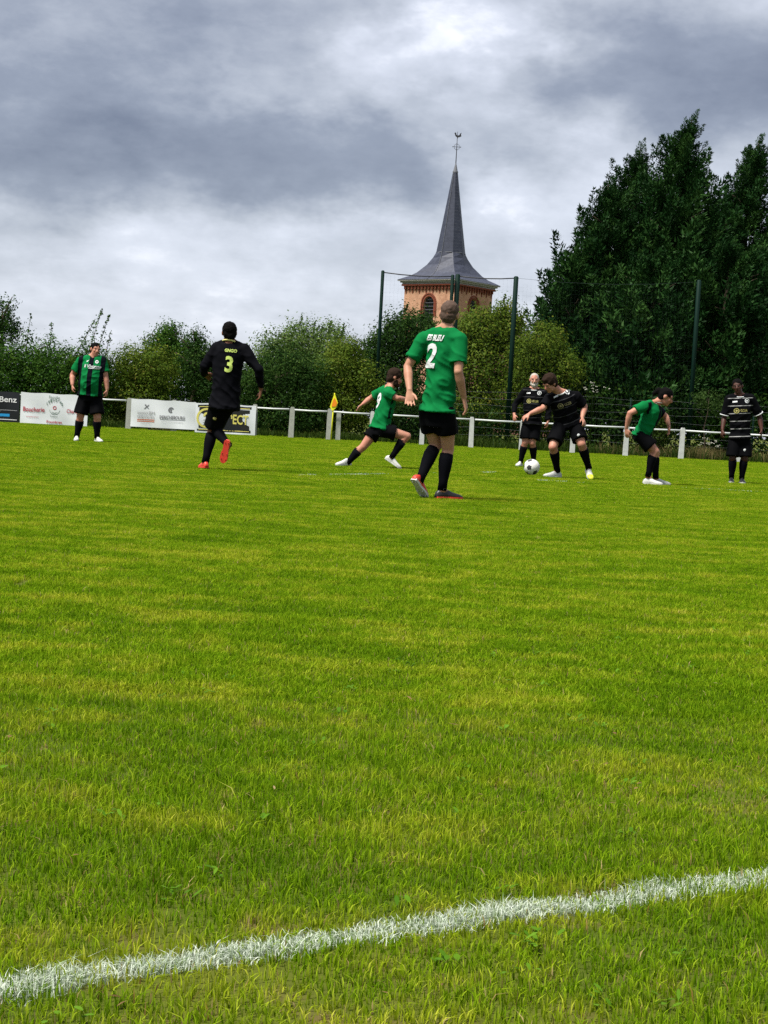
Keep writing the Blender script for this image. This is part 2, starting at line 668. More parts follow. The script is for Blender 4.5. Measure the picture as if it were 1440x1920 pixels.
# turf tiles carried over the rest of the pitch
TS = 0.5
tiles = bpy.data.collections.new('turf_tiles')
for i in range(8):
    rg = np.random.default_rng(100 + i)
    far = i >= 4
    k = 2800 if far else 7500
    P = rg.uniform(-TS * 0.54, TS * 0.54, (k, 2))
    hh = 0.018 * rg.uniform(0.45, 1.25, k) * (0.6 + 0.8 * vnoise(P[:, 0], P[:, 1], 5, i)) + 0.004
    ww = rg.uniform(0.004, 0.008, k) if far else rg.uniform(0.0018, 0.0036, k)
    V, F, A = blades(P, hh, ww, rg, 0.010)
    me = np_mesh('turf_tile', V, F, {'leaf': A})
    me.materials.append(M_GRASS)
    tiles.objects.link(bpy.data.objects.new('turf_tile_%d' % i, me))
pts, var, rot = [], [], []
y = 4.0
while y < 52:
    half = 0.255 * y + 1.6
    nx = int(2 * half / TS) + 1
    for i in range(nx):
        x = -half + i * TS + random.uniform(-.04, .04)
        pts.append((x, y + random.uniform(-.04, .04), 0.0))
        fr = (y - 13) / 8
        isfar = random.random() < fr
        var.append(random.randrange(4, 8) if isfar else random.randrange(0, 4))
        rot.append((0, 0, random.randrange(4) * math.pi / 2 + random.uniform(-.1, .1)))
    y += TS * 0.96
me = bpy.data.meshes.new('grass')
me.from_pydata(pts, [], [])
a = me.attributes.new('variant', 'INT', 'POINT')
a.data.foreach_set('value', var)
a = me.attributes.new('turn', 'FLOAT_VECTOR', 'POINT')
a.data.foreach_set('vector', [c for r in rot for c in r])
gf = bpy.data.objects.new('grass', me)
COL.objects.link(gf)
tag(gf, 'mown green grass of the pitch under and around the players', 'grass', kind='stuff')
ng = bpy.data.node_groups.new('turf', 'GeometryNodeTree')
ng.interface.new_socket('Geometry', in_out='INPUT', socket_type='NodeSocketGeometry')
ng.interface.new_socket('Geometry', in_out='OUTPUT', socket_type='NodeSocketGeometry')
gi, go = ng.nodes.new('NodeGroupInput'), ng.nodes.new('NodeGroupOutput')
ci = ng.nodes.new('GeometryNodeCollectionInfo')
ci.inputs['Collection'].default_value = tiles
ci.inputs['Separate Children'].default_value = True
ci.inputs['Reset Children'].default_value = True
iop = ng.nodes.new('GeometryNodeInstanceOnPoints')
iop.inputs['Pick Instance'].default_value = True
av = ng.nodes.new('GeometryNodeInputNamedAttribute')
av.data_type = 'INT'
av.inputs['Name'].default_value = 'variant'
ar = ng.nodes.new('GeometryNodeInputNamedAttribute')
ar.data_type = 'FLOAT_VECTOR'
ar.inputs['Name'].default_value = 'turn'
LN = ng.links.new
LN(gi.outputs[0], iop.inputs['Points'])
LN(ci.outputs[0], iop.inputs['Instance'])
LN(av.outputs[0], iop.inputs['Instance Index'])
e2r = ng.nodes.new('FunctionNodeEulerToRotation')
LN(ar.outputs[0], e2r.inputs[0])
LN(e2r.outputs[0], iop.inputs['Rotation'])
LN(iop.outputs[0], go.inputs[0])
gf.modifiers.new('turf', 'NODES').node_group = ng

# worn far line near the players
rg = np.random.default_rng(5)
for (pa, pb, cntf, wd, lab) in [((560, 893), (930, 887), 2600, 0.05, 'faint worn white line across the pitch behind the number two player'),
                                ((1010, 902), (1440, 925), 1500, 0.06, 'faint worn white line on the grass in front of the dribbling player')]:
    A0, B0 = G(*pa), G(*pb)
    t = rg.uniform(0, 1, cntf)
    P = np.c_[A0.x + (B0.x - A0.x) * t, A0.y + (B0.y - A0.y) * t + rg.normal(0, wd, cntf)]
    kk = vnoise(P[:, 0], P[:, 1], 2.2, 21) > 0.52
    P = P[kk]
    V, F, A = blades(P, rg.uniform(0.016, 0.030, len(P)), rg.uniform(0.004, 0.008, len(P)), rg, 0.0, 0.5)
    tag(link('painted_line', np_mesh('painted_line', V, F, {'leaf': A}), M_PAINT), lab, 'pitch line', kind='structure')

# ------------------------------------------------------------------ foliage builders
def leaf_cloud(P, size, rng, outward=None, clump=None, aspect=0.55):
    """P (n,3) leaf places -> folded quads"""
    k = len(P)
    d = rng.normal(0, 1, (k, 3))
    if outward is not None:
        d = d * .55 + outward * 0.9
    d[:, 2] += 0.25
    d /= np.linalg.norm(d, axis=1)[:, None]
    a = np.cross(d, rng.normal(0, 1, (k, 3)))
    a /= np.linalg.norm(a, axis=1)[:, None] + 1e-9
    b = np.cross(d, a)
    s = (size * rng.uniform(0.6, 1.3, k))[:, None] * 0.5
    V = np.stack([P - a * s, P - b * s * aspect + d * s * 0.15, P + a * s, P + b * s * aspect + d * s * 0.15], 1)
    F = np.arange(k)[:, None] * 4 + np.array([0, 1, 2, 3])
    A = np.zeros((k, 4, 3))
    A[:, :, 0] = rng.uniform(0, 1, k)[:, None]
    A[:, :, 1] = (clump if clump is not None else rng.uniform(0, 1, k))[:, None]
    return V.reshape(-1, 3), F, A.reshape(-1, 3)


def crown_points(lobes, n_leaf, rng, per=22, spread=0.22, inner=0.55):
    """lobes: (centre, radii); leaves in clumps biased to the shell, uneven outline"""
    lobes = [(np.array(c, float), np.array(r, float)) for c, r in lobes]
    wts = np.array([r[0] * r[1] + r[1] * r[2] + r[0] * r[2] for c, r in lobes])
    nc = max(8, int(n_leaf / per))
    pick = rng.choice(len(lobes), nc, p=wts / wts.sum())
    C = np.array([lobes[i][0] for i in pick])
    Rr = np.array([lobes[i][1] for i in pick])
    d = rng.normal(0, 1, (nc, 3))
    d /= np.linalg.norm(d, axis=1)[:, None]
    rr = inner + (1.06 - inner) * rng.uniform(0, 1, nc) ** 0.6
    bump = 1 + 0.22 * np.sin(d[:, 0] * 7 + pick * 1.7) * np.sin(d[:, 2] * 6 + pick) + 0.05 * rng.normal(0, 1, nc)
    cp = C + d * Rr * (rr * bump)[:, None]
    cp[:, 2] = np.maximum(cp[:, 2], 0.12)
    sp = spread * rng.uniform(0.5, 1.3, nc)
    idx = np.repeat(np.arange(nc), per)
    P = cp[idx] + np.clip(rng.normal(0, 1, (len(idx), 3)), -1.7, 1.7) * sp[idx][:, None]
    P[:, 2] = np.maximum(P[:, 2], 0.05)
    br = rng.uniform(0, 1, nc)
    off_ = P - cp[idx]
    off_ /= np.linalg.norm(off_, axis=1)[:, None] + 1e-9
    return P, d[idx] * .8 + off_ * 1.6, br[idx]


def trunk_mesh(base, top, r0, rng, limbs=5, spread=1.0, seed=0):
    m_ = MB()
    base, top = Vector(base), Vector(top)
    pts_ = [base.lerp(top, t) + Vector((rng.normal(0, .04), rng.normal(0, .04), 0)) for t in (0, .25, .5, .75, 1)]
    pts_[0] = base
    m_.tube(pts_, [r0 * 1.25, r0, r0 * .8, r0 * .6, r0 * .3], 8)
    H = (top - base).length
    for i in range(limbs):
        t = 0.35 + 0.55 * i / max(1, limbs - 1)
        s0 = base.lerp(top, t)
        an = rng.uniform(0, 6.28)
        e = s0 + Vector((math.cos(an), math.sin(an), 0)) * spread * rng.uniform(.6, 1.1) + Vector((0, 0, H * rng.uniform(.12, .28)))
        m_.tube([s0, s0.lerp(e, .5) + Vector((0, 0, .06)), e], [r0 * .45, r0 * .3, r0 * .12], 6)
    return m_


def leafy(name, label, cat, base, lobes, n_leaf, size, mat, seed, per=26, spread=0.17, group=None, trunk=True,
          limbs=6, shoots=(), inner=0.5, tr=0.11):
    rng = np.random.default_rng(seed)
    base = (lobes[0][0][0], base[1], 0.0)
    root = empty(name, base)
    P, outw, br = crown_points(lobes, int(n_leaf * 1.35), rng, per, spread, inner)
    size *= .86
    for (sx, sy, sz, tx_, ty_, tz_, cnt_) in shoots:      # long whippy shoots above the crown
        t = rng.uniform(0, 1, cnt_)
        Q = np.c_[sx + (tx_ - sx) * t, sy + (ty_ - sy) * t, sz + (tz_ - sz) * t] + rng.normal(0, 1, (cnt_, 3)) * (0.07 * (1.2 - t))[:, None]
        P = np.r_[P, Q]
        outw = np.r_[outw, rng.normal(0, 1, (cnt_, 3)) * .3]
        br = np.r_[br, rng.uniform(.2, .9, cnt_)]
    V, F, A = leaf_cloud(P, size, rng, outw, br)
    link('crown', np_mesh('crown', V, F, {'leaf': A}), mat, root)
    zmax = lobes[0][0][2] + lobes[0][1][2] * .25
    if trunk:
        wid = max(r[0] for c, r in lobes)
        t_ = trunk_mesh(base, (base[0], base[1], zmax), tr, rng, limbs, wid * .8)
        for (sx, sy, sz, tx_, ty_, tz_, cnt_) in shoots:
            t_.tube([(base[0], base[1], max(.3, sz * .5)), (sx, sy, sz - .1), (tx_, ty_, tz_)], [.03, .016, .004], 5)
        t_.build('trunk', M_BARK, root, True)
    return tag(root, label, cat, group)


M_BARK = plain('bark', (0.055, 0.042, 0.030), 0.9, 0.1, var=0.35, scale=6, bump=0.03)
LF_HEDGE = leaf_mat('hedge_leaves', [(0.0, (0.009, 0.030, 0.004)), (0.55, (0.027, 0.074, 0.008)), (1.0, (0.085, 0.160, 0.022))])
LF_DARK = leaf_mat('dark_leaves', [(0.0, (0.007, 0.022, 0.004)), (0.6, (0.019, 0.050, 0.008)), (1.0, (0.055, 0.098, 0.016))])
LF_YEL = leaf_mat('yellow_green_leaves', [(0.0, (0.022, 0.048, 0.004)), (0.5, (0.062, 0.105, 0.010)), (0.85, (0.13, 0.17, 0.020)), (1.0, (0.17, 0.14, 0.03))])
LF_PALE = leaf_mat('pale_leaves', [(0.0, (0.030, 0.062, 0.014)), (0.6, (0.080, 0.135, 0.030)), (1.0, (0.16, 0.22, 0.055))])
LF_CON = leaf_mat('conifer_sprays', [(0.0, (0.0028, 0.011, 0.0030)), (0.5, (0.0100, 0.036, 0.0080)), (1.0, (0.038, 0.088, 0.018))], trans=0.12, w=0.25)


def lob(px, py, dist, rx, ry, rz=None):
    """crown lobe: photo position of its middle, distance, half sizes in photo px (depth = ry metres)"""
    c = W(px, py, dist)
    k = dist / F_PX
    return ((c.x, c.y, c.z), (rx * k * .9, ry, (rz if rz else rx) * k * .87))


def base_at(px, dist):
    c = W(px, 800, dist)
    return (c.x, c.y, 0.0)


def shoot(px0, py0, px1, py1, dist, cnt):
    a_, b_ = W(px0, py0, dist), W(px1, py1, dist)
    return (a_.x, a_.y, a_.z, b_.x, b_.y, b_.z, cnt)


# ---- left hedge: three shrubs grown together
HG = 'hedge shrubs behind the banners'
leafy('hedge_shrub', 'dense dark green hedge shrub behind the black banner at the left edge', 'shrub', base_at(20, 47.5),
      [lob(-70, 712, 47.5, 80, .9, 80), lob(0, 716, 47.3, 70, .9, 80), lob(60, 718, 47.6, 60, 1.0, 84), lob(20, 770, 47, 90, .8, 40)],
      21000, 0.105, LF_HEDGE, 1, group=HG, shoots=[shoot(50, 640, 58, 588, 47.5, 45), shoot(95, 640, 97, 603, 47.5, 35)])
leafy('hedge_shrub', 'dense green hedge shrub with long upright shoots behind the player in striped shirt', 'shrub', base_at(140, 47.8),
      [lob(105, 718, 47.6, 62, 1.0, 84), lob(165, 720, 47.8, 52, 1.0, 80), lob(130, 775, 47.2, 75, .8, 40)],
      17000, 0.10, LF_HEDGE, 2, group=HG,
      shoots=[shoot(168, 650, 192, 578, 47.6, 90), shoot(182, 655, 205, 590, 47.7, 80), shoot(150, 645, 178, 600, 47.8, 60), shoot(198, 660, 208, 620, 47.7, 40)])
leafy('broadleaf_tree', 'dark tree top rising above the hedge at the left edge', 'tree', base_at(-10, 56),
      [lob(5, 590, 56, 24, .8, 32), lob(-30, 600, 56, 40, .9, 50), lob(20, 620, 56, 20, .7, 20), lob(-20, 660, 56, 40, .9, 60)],
      4200, 0.12, LF_DARK, 3, spread=.16, tr=.1)
leafy('yellowish_bush', 'rounded yellow-green bush between the two white banners', 'bush', base_at(262, 49),
      [lob(250, 690, 49, 46, 1.0, 46), lob(222, 735, 49, 40, 1.0, 60), lob(290, 700, 49, 45, 1.0, 58), lob(255, 760, 48.6, 60, .8, 45)],
      15000, 0.10, LF_YEL, 4)
leafy('broadleaf_tree', 'small leafy tree rising above the yellow-green bush', 'tree', base_at(312, 52),
      [lob(315, 634, 52, 24, .7, 26), lob(300, 665, 52, 34, .9, 38), lob(345, 668, 52, 26, .8, 34), lob(330, 730, 51.6, 60, 1.0, 70)],
      12000, 0.105, LF_HEDGE, 5, shoots=[shoot(322, 630, 328, 604, 52, 40), shoot(272, 650, 270, 630, 52, 25)])
leafy('broadleaf_tree', 'slender dark tree beside the player numbered three', 'tree', base_at(372, 50.5),
      [lob(368, 646, 50.5, 14, .5, 28), lob(370, 690, 50.5, 30, .8, 50), lob(395, 720, 50.2, 42, .9, 70), lob(440, 740, 50, 55, .9, 70)],
      13000, 0.10, LF_DARK, 6)
leafy('willow_tree', 'tall pale green feathery tree behind the corner flag', 'tree', base_at(600, 66),
      [lob(565, 650, 66, 46, 1.6, 50), lob(620, 650, 66, 38, 1.6, 46), lob(520, 672, 66, 44, 1.6, 50), lob(590, 720, 65, 80, 1.8, 70), lob(645, 690, 66, 28, 1.4, 50), lob(500, 720, 65, 40, 1.5, 60)],
      24000, 0.13, LF_PALE, 7, spread=.26, tr=.16,
      shoots=[shoot(560, 620, 566, 592, 66, 60), shoot(585, 625, 592, 600, 66, 60), shoot(615, 620, 622, 602, 66, 60), shoot(640, 630, 645, 606, 66, 50), shoot(535, 640, 538, 610, 66, 30), shoot(495, 645, 500, 618, 66, 40)])
leafy('broadleaf_bush', 'large dark green bush behind the rail left of the corner flag', 'bush', base_at(530, 49),
      [lob(520, 715, 49, 56, 1.0, 75), lob(575, 735, 49, 50, 1.0, 75), lob(540, 785, 48.4, 80, .7, 40), lob(470, 745, 49, 50, 1.0, 70)],
      20000, 0.10, LF_DARK, 8)
leafy('yellowish_bush', 'yellow-green bush behind the running player in green', 'bush', base_at(640, 50),
      [lob(635, 700, 50, 48, 1.0, 60), lob(675, 735, 50, 40, 1.0, 60), lob(620, 770, 49.5, 70, .8, 50), lob(655, 665, 50, 24, .7, 30)],
      18000, 0.10, LF_YEL, 9)
leafy('broadleaf_tree', 'dark leafy tree in front of the left side of the church tower', 'tree', base_at(755, 53),
      [lob(760, 625, 53, 46, 1.0, 45), lob(720, 655, 53, 36, 1.0, 40), lob(800, 640, 53, 36, 1.0, 45), lob(740, 720, 52.6, 70, 1.1, 70), lob(695, 690, 53, 24, .8, 50), lob(770, 780, 52, 70, .9, 50)],
      27000, 0.115, LF_DARK, 10, spread=.2, shoots=[shoot(750, 600, 765, 570, 53, 50), shoot(680, 660, 684, 634, 53, 40), shoot(730, 620, 726, 590, 53, 30)])
leafy('broadleaf_tree', 'yellowing tree in front of the right side of the church tower', 'tree', base_at(905, 53.5),
      [lob(905, 625, 53.5, 50, 1.1, 48), lob(945, 595, 53.5, 26, .8, 34), lob(868, 640, 53.5, 40, 1.0, 50), lob(900, 700, 53, 70, 1.2, 70), lob(890, 780, 52.4, 80, .9, 50), lob(962, 640, 53.5, 24, .8, 50)],
      28000, 0.115, LF_YEL, 11, spread=.2, shoots=[shoot(940, 580, 947, 552, 53.5, 45), shoot(965, 610, 985, 585, 53.5, 60), shoot(915, 590, 920, 565, 53.5, 30)])
leafy('yellowish_bush', 'spreading bush with brown and yellow leaves behind the bearded player', 'bush', base_at(1020, 51.5),
      [lob(1020, 655, 51.5, 44, 1.0, 46), lob(1050, 700, 51.5, 46, 1.0, 46), lob(985, 690, 51.5, 40, 1.0, 60), lob(1010, 760, 51, 70, .9, 60)],
      21000, 0.105, LF_YEL, 12, shoots=[shoot(1005, 625, 1008, 600, 51.5, 40), shoot(1035, 625, 1042, 606, 51.5, 40)])


# ---- conifers
def conifer(px, py_top, dist, radius, label, seed, nb=320, lean=0.0, low=0.06, power=0.75):
    rng = np.random.default_rng(seed)
    top = W(px, py_top, dist)
    base = Vector((top.x - lean * 0.5, dist, 0))
    H = top.z
    nb = int(nb * .72)
    root = empty('conifer_tree', base)
    pc, pa, pl, pb = [], [], [], []                         # plumes: root, axis, length, brightness
    axis_at = lambda z: np.array([base.x + lean * (z / H) ** 3, base.y, z])
    for i in range(nb):
        t = low + (0.985 - low) * ((i + rng.uniform(0, 1)) / nb) ** 1.0
        an = rng.uniform(0, 2 * math.pi)
        o = np.array([math.cos(an), math.sin(an), 0])
        L = radius * (1 - t) ** power * rng.uniform(0.5, 1.1)
        if rng.uniform() < 0.16:
            L *= 1.22
        big = 0.5 + 0.95 * min(1, L / 2.2)
        br = rng.uniform(0, 1)
        for s, k_ in ((1.0, 1.0), (rng.uniform(.55, .75), .8)):
            p = axis_at(H * t * .93) + o * max(0.05, L * s - .5 * big) + np.array([0, 0, 0.10 * L * s]) + rng.normal(0, .08, 3)
            ax_ = o * rng.uniform(.55, 1.0) + np.array([.22, 0, rng.uniform(.35, .9) + .7 * t])
            pc.append(p)
            pa.append(ax_ / np.linalg.norm(ax_))
            pl.append(big * k_ * rng.uniform(.8, 1.25))
            pb.append(min(1, .8 * br + .2 * s * rng.uniform(0, 1)))
    for j in range(14):                                     # the leader
        t = .86 + .14 * j / 14
        pc.append(axis_at(H * t * .97))
        v_ = np.array([.45 + .2 * rng.normal(), .3 * rng.normal(), 1.0])
        pa.append(v_ / np.linalg.norm(v_))
        pl.append(.55)
        pb.append(rng.uniform(.2, .9))
    pc, pa, pl, pb = map(np.array, (pc, pa, pl, pb))
    per = 135
    idx = np.repeat(np.arange(len(pc)), per)
    k = len(idx)
    u_ = rng.uniform(0, 1, k) ** .85
    rad = rng.normal(0, 1, (k, 3))
    rad -= pa[idx] * (rad * pa[idx]).sum(1)[:, None]
    rad /= np.linalg.norm(rad, axis=1)[:, None] + 1e-9
    wid = pl[idx] * .23 * np.sin(np.pi * np.clip(.16 + .84 * u_, 0, 1)) ** .8 * np.sqrt(rng.uniform(.05, 1, k))
    P0 = pc[idx] + pa[idx] * (pl[idx] * u_)[:, None] + rad * wid[:, None]
    P0[:, 2] = np.maximum(P0[:, 2], 0.1)
    d = pa[idx] * .8 + rad * .75 + rng.normal(0, .35, (k, 3)) + np.array([.1, 0, .15])
    d /= np.linalg.norm(d, axis=1)[:, None]
    ln_ = (pl[idx] * .135 * rng.uniform(.5, 1.1, k))[:, None]
    a_ = np.cross(d, rad + rng.normal(0, .45, (k, 3)))
    a_ /= np.linalg.norm(a_, axis=1)[:, None] + 1e-9
    w_ = ln_ * 0.24
    V = np.stack([P0 - a_ * w_, P0 + a_ * w_, P0 + d * ln_], 1).reshape(-1, 3)
    F = np.arange(k)[:, None] * 3 + np.array([0, 1, 2])
    A = np.zeros((k, 3, 3))
    A[:, :, 0] = rng.uniform(0, 1, k)[:, None]
    A[:, :, 1] = pb[idx][:, None]
    link('crown', np_mesh('crown', V, F, {'leaf': A.reshape(-1, 3)}), LF_CON, root)
    t_ = MB().tube([base, base + Vector((lean * .1, 0, H * .5)), Vector((base.x + lean, base.y, H * .97))], [.26, .16, .02], 9)
    for i in range(26):
        z0 = H * rng.uniform(.06, .85)
        an = rng.uniform(0, 6.28)
        L = radius * (1 - z0 / H) ** power * .8
        s0 = Vector((base.x + lean * (z0 / H) ** 3, base.y, z0))
        t_.tube([s0, s0 + Vector((math.cos(an) * L, math.sin(an) * L, .3 * L))], [.05, .012], 5)
    t_.build('trunk', M_BARK, root, True)
    tag(root, label, 'tree', 'tall conifers on the right')


conifer(1286, 204, 56, 4.5, 'tallest dark conifer, its wind-bent tip highest in the row', 31, 640, 0.5, power=.80)
conifer(1412, 244, 57.5, 4.3, 'tall dark conifer with bent tip near the right edge', 32, 600, 0.5, power=.80)
conifer(1196, 262, 58, 3.5, 'dark conifer just left of the tallest one, slightly lower', 33, 480, 0.2, power=.68)
conifer(1144, 330, 55.5, 3.1, 'mid-height dark conifer on the left slope of the row', 34, 430, -0.1, power=.60)
conifer(1080, 470, 54.5, 2.3, 'lowest dark conifer, leftmost of the row beside the net', 35, 340, -0.15, power=.55)
conifer(1500, 330, 55, 3.8, 'dark conifer cut off by the right edge of the picture', 36, 360, 0.3)
conifer(1230, 470, 53.5, 3.2, 'short bushy conifer filling the row in front of the tallest one', 37, 330, 0.0, power=.55)
conifer(1370, 450, 53.5, 3.4, 'short bushy conifer behind the tall green pole on the right', 38, 330, 0.0, power=.55)

# ------------------------------------------------------------------ church
TD = 150.0
M_TOWER, h = new_mat('orange_brick')
oc = h.node('ShaderNodeTexCoord').outputs['Object']
bt = h.node('ShaderNodeTexBrick')
uvw = h.node('ShaderNodeCombineXYZ')
so = h.node('ShaderNodeSeparateXYZ')
h.put(so.inputs[0], oc)
h.put(uvw.inputs[0], h.math('ADD', so.outputs[0], so.outputs[1]))
h.put(uvw.inputs[1], so.outputs[2])
h.put(bt.inputs['Vector'], uvw.outputs[0])
bt.inputs['Scale'].default_value = 4.2
bt.inputs['Color1'].default_value = (0.47, 0.26, 0.165, 1)
bt.inputs['Color2'].default_value = (0.42, 0.215, 0.13, 1)
bt.inputs['Mortar'].default_value = (0.42, 0.30, 0.20, 1)
bt.inputs['Mortar Size'].default_value = 0.012
stain = h.noise(oc, 0.5, 5, 0.65)
colb = h.mix(h.math('MULTIPLY', h.step(stain, 0.48, 0.72), 0.8), bt.outputs[0], (0.24, 0.115, 0.07, 1))
finish(M_TOWER, h, principled(h, colb, 0.9, 0.15, bump=bt.outputs['Fac'], bdist=0.02))
M_RED = plain('red_brick_trim', (0.17, 0.05, 0.03), 0.9, 0.1, var=0.4, scale=3)
M_STONE = plain('pale_cornice', (0.30, 0.29, 0.27), 0.85, 0.2, var=0.3, scale=2)
M_LOUVRE = plain('grey_louvres', (0.055, 0.055, 0.065), 0.7, 0.2, var=0.3, scale=4)
M_IRON = plain('wrought_iron', (0.02, 0.021, 0.025), 0.55, 0.4)
M_ZINC = plain('zinc_flashing', (0.11, 0.115, 0.13), 0.6, 0.3, 0.0, var=0.3)
M_SLATE, h = new_mat('slate')
oc = h.node('ShaderNodeTexCoord').outputs['Object']
so = h.node('ShaderNodeSeparateXYZ')
h.put(so.inputs[0], oc)
wv = h.math('FRACT', h.math('MULTIPLY', so.outputs[2], 3.2))
nz = h.noise(oc, 3.0, 6, 0.65)
cs = h.ramp(nz, [(0.3, (0.0198, 0.0232, 0.0396)), (0.55, (0.0334, 0.0384, 0.0604)), (0.8, (0.0547, 0.0616, 0.0897))])
cs = h.mix(h.math('MULTIPLY', h.step(wv, 0.12, 0.0), 0.5), cs, (0.02, 0.021, 0.028, 1))
finish(M_SLATE, h, principled(h, cs, 0.55, 0.35, bump=wv, bdist=0.03))

tc0 = W(842, 533, TD)
TX, TZ = tc0.x, tc0.z
TANG = R(-38.7)
TRM = Matrix.Rotation(TANG, 3, 'Z')
church = empty('church_tower', (TX, TD, 0))


def TP(x, y, z):
    return TRM @ Vector((x, y, 0)) + Vector((TX, TD, z))


SW = 6.08
# walls as four leaves, the two visible ones with arched openings
wallb = MB()


def wall_face(face, holes):
    """face: 0..3 turned about the tower; an arched belfry opening in the middle"""
    rot = Matrix.Rotation(face * math.pi / 2, 3, 'Z')
    f = lambda x, z, dep: TP(*(rot @ Vector((x, -SW / 2 + dep, 0)))[:2], z)
    cx, w_, z0_, zs = 0.0, 0.60, TZ - 4.6, TZ - 2.15
    seg = 12
    arch = [(cx + w_ * math.cos(math.pi - math.pi * i / seg), zs + w_ * 1.15 * math.sin(math.pi * i / seg)) for i in range(seg + 1)]
    outl = [(cx - w_, z0_)] + arch + [(cx + w_, z0_)]
    S2 = SW / 2
    o0 = len(wallb.v)
    V_, F_ = [], []
    # outer strip vertices matched around the opening
    for (x, z) in outl:
        V_ += [f(x, z, 0), f(x, z, 0.35)]
    top = TZ - 0.02
    outer = []
    for (x, z) in outl:
        if z <= z0_ + 1e-6:
            outer.append((-S2 if x < 0 else S2, z0_))
        else:
            ang = math.atan2(z - zs, x - cx)
            xo = -S2 if x < -w_ * .72 else (S2 if x > w_ * .72 else x / w_ / .72 * S2)
            zo = zs if z <= zs + 1e-6 else (top if abs(x) <= w_ * .72 else zs + (top - zs) * min(1, (z - zs) / (w_ * .8)))
            outer.append((xo, zo))
    k = len(outl)
    for (x, z) in outer:
        V_.append(f(x, z, 0))
    for i in range(k - 1):
        F_.append((2 * i, 2 * k + i, 2 * k + i + 1, 2 * i + 2))
        F_.append((2 * i, 2 * i + 2, 2 * i + 3, 2 * i + 1))
    a0 = len(V_)
    V_ += [f(-S2, z0_, 0), f(S2, z0_, 0), f(S2, 0, 0), f(-S2, 0, 0), f(-S2, top, 0), f(S2, top, 0)]
    F_.append((a0, a0 + 1, a0 + 2, a0 + 3))
    wallb.add(V_, F_)
    # louvres, arch ring, sill as parts of their own
    lv = MB()
    for i in range(9):
        zz = z0_ + 0.15 + i * 0.33
        hwid = w_ - .02 if zz < zs else w_ * math.sqrt(max(0, 1 - ((zz - zs) / (w_ * 1.15)) ** 2)) - .02
        if hwid < .1:
            continue
        c_ = f(cx, zz, 0.20)
        lv.box(c_, (2 * hwid, .30, .05), TRM @ rot @ Matrix.Rotation(R(-38), 3, 'X'))
    lv.box(f(cx, (z0_ + zs) / 2 + .3, 0.40), (2 * w_ + .2, .06, zs - z0_ + 1.9), TRM @ rot)
    lv.build('louvre', M_LOUVRE, church)
    ar_ = MB()
    for rr, dd, wd in ((0.68, .05, .13), (0.86, .09, .11)):
        for i in range(15):
            t = math.pi * (i + .5) / 15
            c_ = f(cx + rr * math.cos(t), zs + rr * 1.13 * math.sin(t), -dd / 2 + .02)
            ar_.box(c_, (wd, dd + .06, rr * math.pi / 15 * 1.02), TRM @ rot @ Matrix.Rotation(-(t), 3, 'Y'))
        for sx_ in (-1, 1):
            ar_.box(f(cx + sx_ * rr, zs - .6, -dd / 2 + .02), (wd, dd + .06, 1.2), TRM @ rot)
    ar_.build('arch_ring', M_RED, church)
    MB().box(f(cx, z0_ - .05, -.06), (1.7, .3, .12), TRM @ rot).build('sill', M_STONE, church)
    # corbel table under the eaves
    cb_ = MB()
    nco = 15
    for i in range(nco):
        x = -S2 + (i + .5) * SW / nco
        cb_.box(f(x, TZ - .58, -.09), (.17, .2, .30), TRM @ rot)
        cb_.box(f(x, TZ - .80, -.05), (.13, .12, .20), TRM @ rot)
        if i % 2 == 0:
            cb_.box(f(x, TZ - 1.0, -.03), (.10, .07, .24), TRM @ rot)
    cb_.box(f(0, TZ - .36, -.14), (SW + .3, .32, .14), TRM @ rot)
    cb_.build('corbel_table', M_RED, church)


for fc in range(4):
    wall_face(fc, True)
wallb.build('wall', M_TOWER, church)
# cornice
cn = MB()
for (hs, z0_, z1_) in ((3.22, -.28, -.13), (3.38, -.13, .02), (3.56, .02, .13)):
    cn.box(TP(0, 0, TZ + (z0_ + z1_) / 2), (2 * hs, 2 * hs, z1_ - z0_ - .004), TRM)
cn.build('cornice', M_STONE, church)
# spire: square skirt sweeping up into an octagon
rings = [(3.60, 0.0, .13), (2.72, .04, .60), (2.30, .10, .95), (1.72, .35, 1.75), (1.42, .7, 2.45), (1.28, 1.0, 2.95),
         (0.90, 1.0, 5.6), (0.52, 1.0, 8.4), (0.22, 1.0, 10.7)]
sp = MB()
V_ = []
for (hw_, oct_, z) in rings:
    for j in range(8):
        an = math.pi / 4 * j + math.pi / 4
        if j % 2 == 0:
            r_ = hw_ * (math.sqrt(2) * (1 - oct_) + 1.12 * oct_)
        else:
            r_ = hw_ * (1.0 * (1 - oct_) + 1.12 * oct_)
        V_.append(TP(r_ * math.cos(an), r_ * math.sin(an), TZ + z))
F_ = [(i * 8 + j, i * 8 + (j + 1) % 8, i * 8 + 8 + (j + 1) % 8, i * 8 + 8 + j) for i in range(len(rings) - 1) for j in range(8)]
F_ += [tuple(range(7, -1, -1)), tuple(range((len(rings) - 1) * 8, len(rings) * 8))]
sp.add(V_, F_)
spire = sp.build('spire', M_SLATE, church)
zt = TZ + 10.7
MB().tube([TP(0, 0, zt - .02), TP(0, 0, zt + .12), TP(0, 0, zt + .14), TP(0, 0, zt + .95)], [.27, .26, .22, .03], 8).build('spire_cap', M_ZINC, spire)
rd = MB()      # zinc band where the skirt meets the needle, and the lightning wire
rd.tube([TP(0, 0, TZ + 2.93), TP(0, 0, TZ + 3.0)], [1.455, 1.45], 8)
for i in range(len(rings) - 1):
    a_, b_ = V_[i * 8 + 5], V_[i * 8 + 13]
    rd.tube([a_ + Vector((0, -.03, .02)), b_ + Vector((0, -.03, .02))], .022, 5)
rd.build('ridge_flashing', M_ZINC, spire)
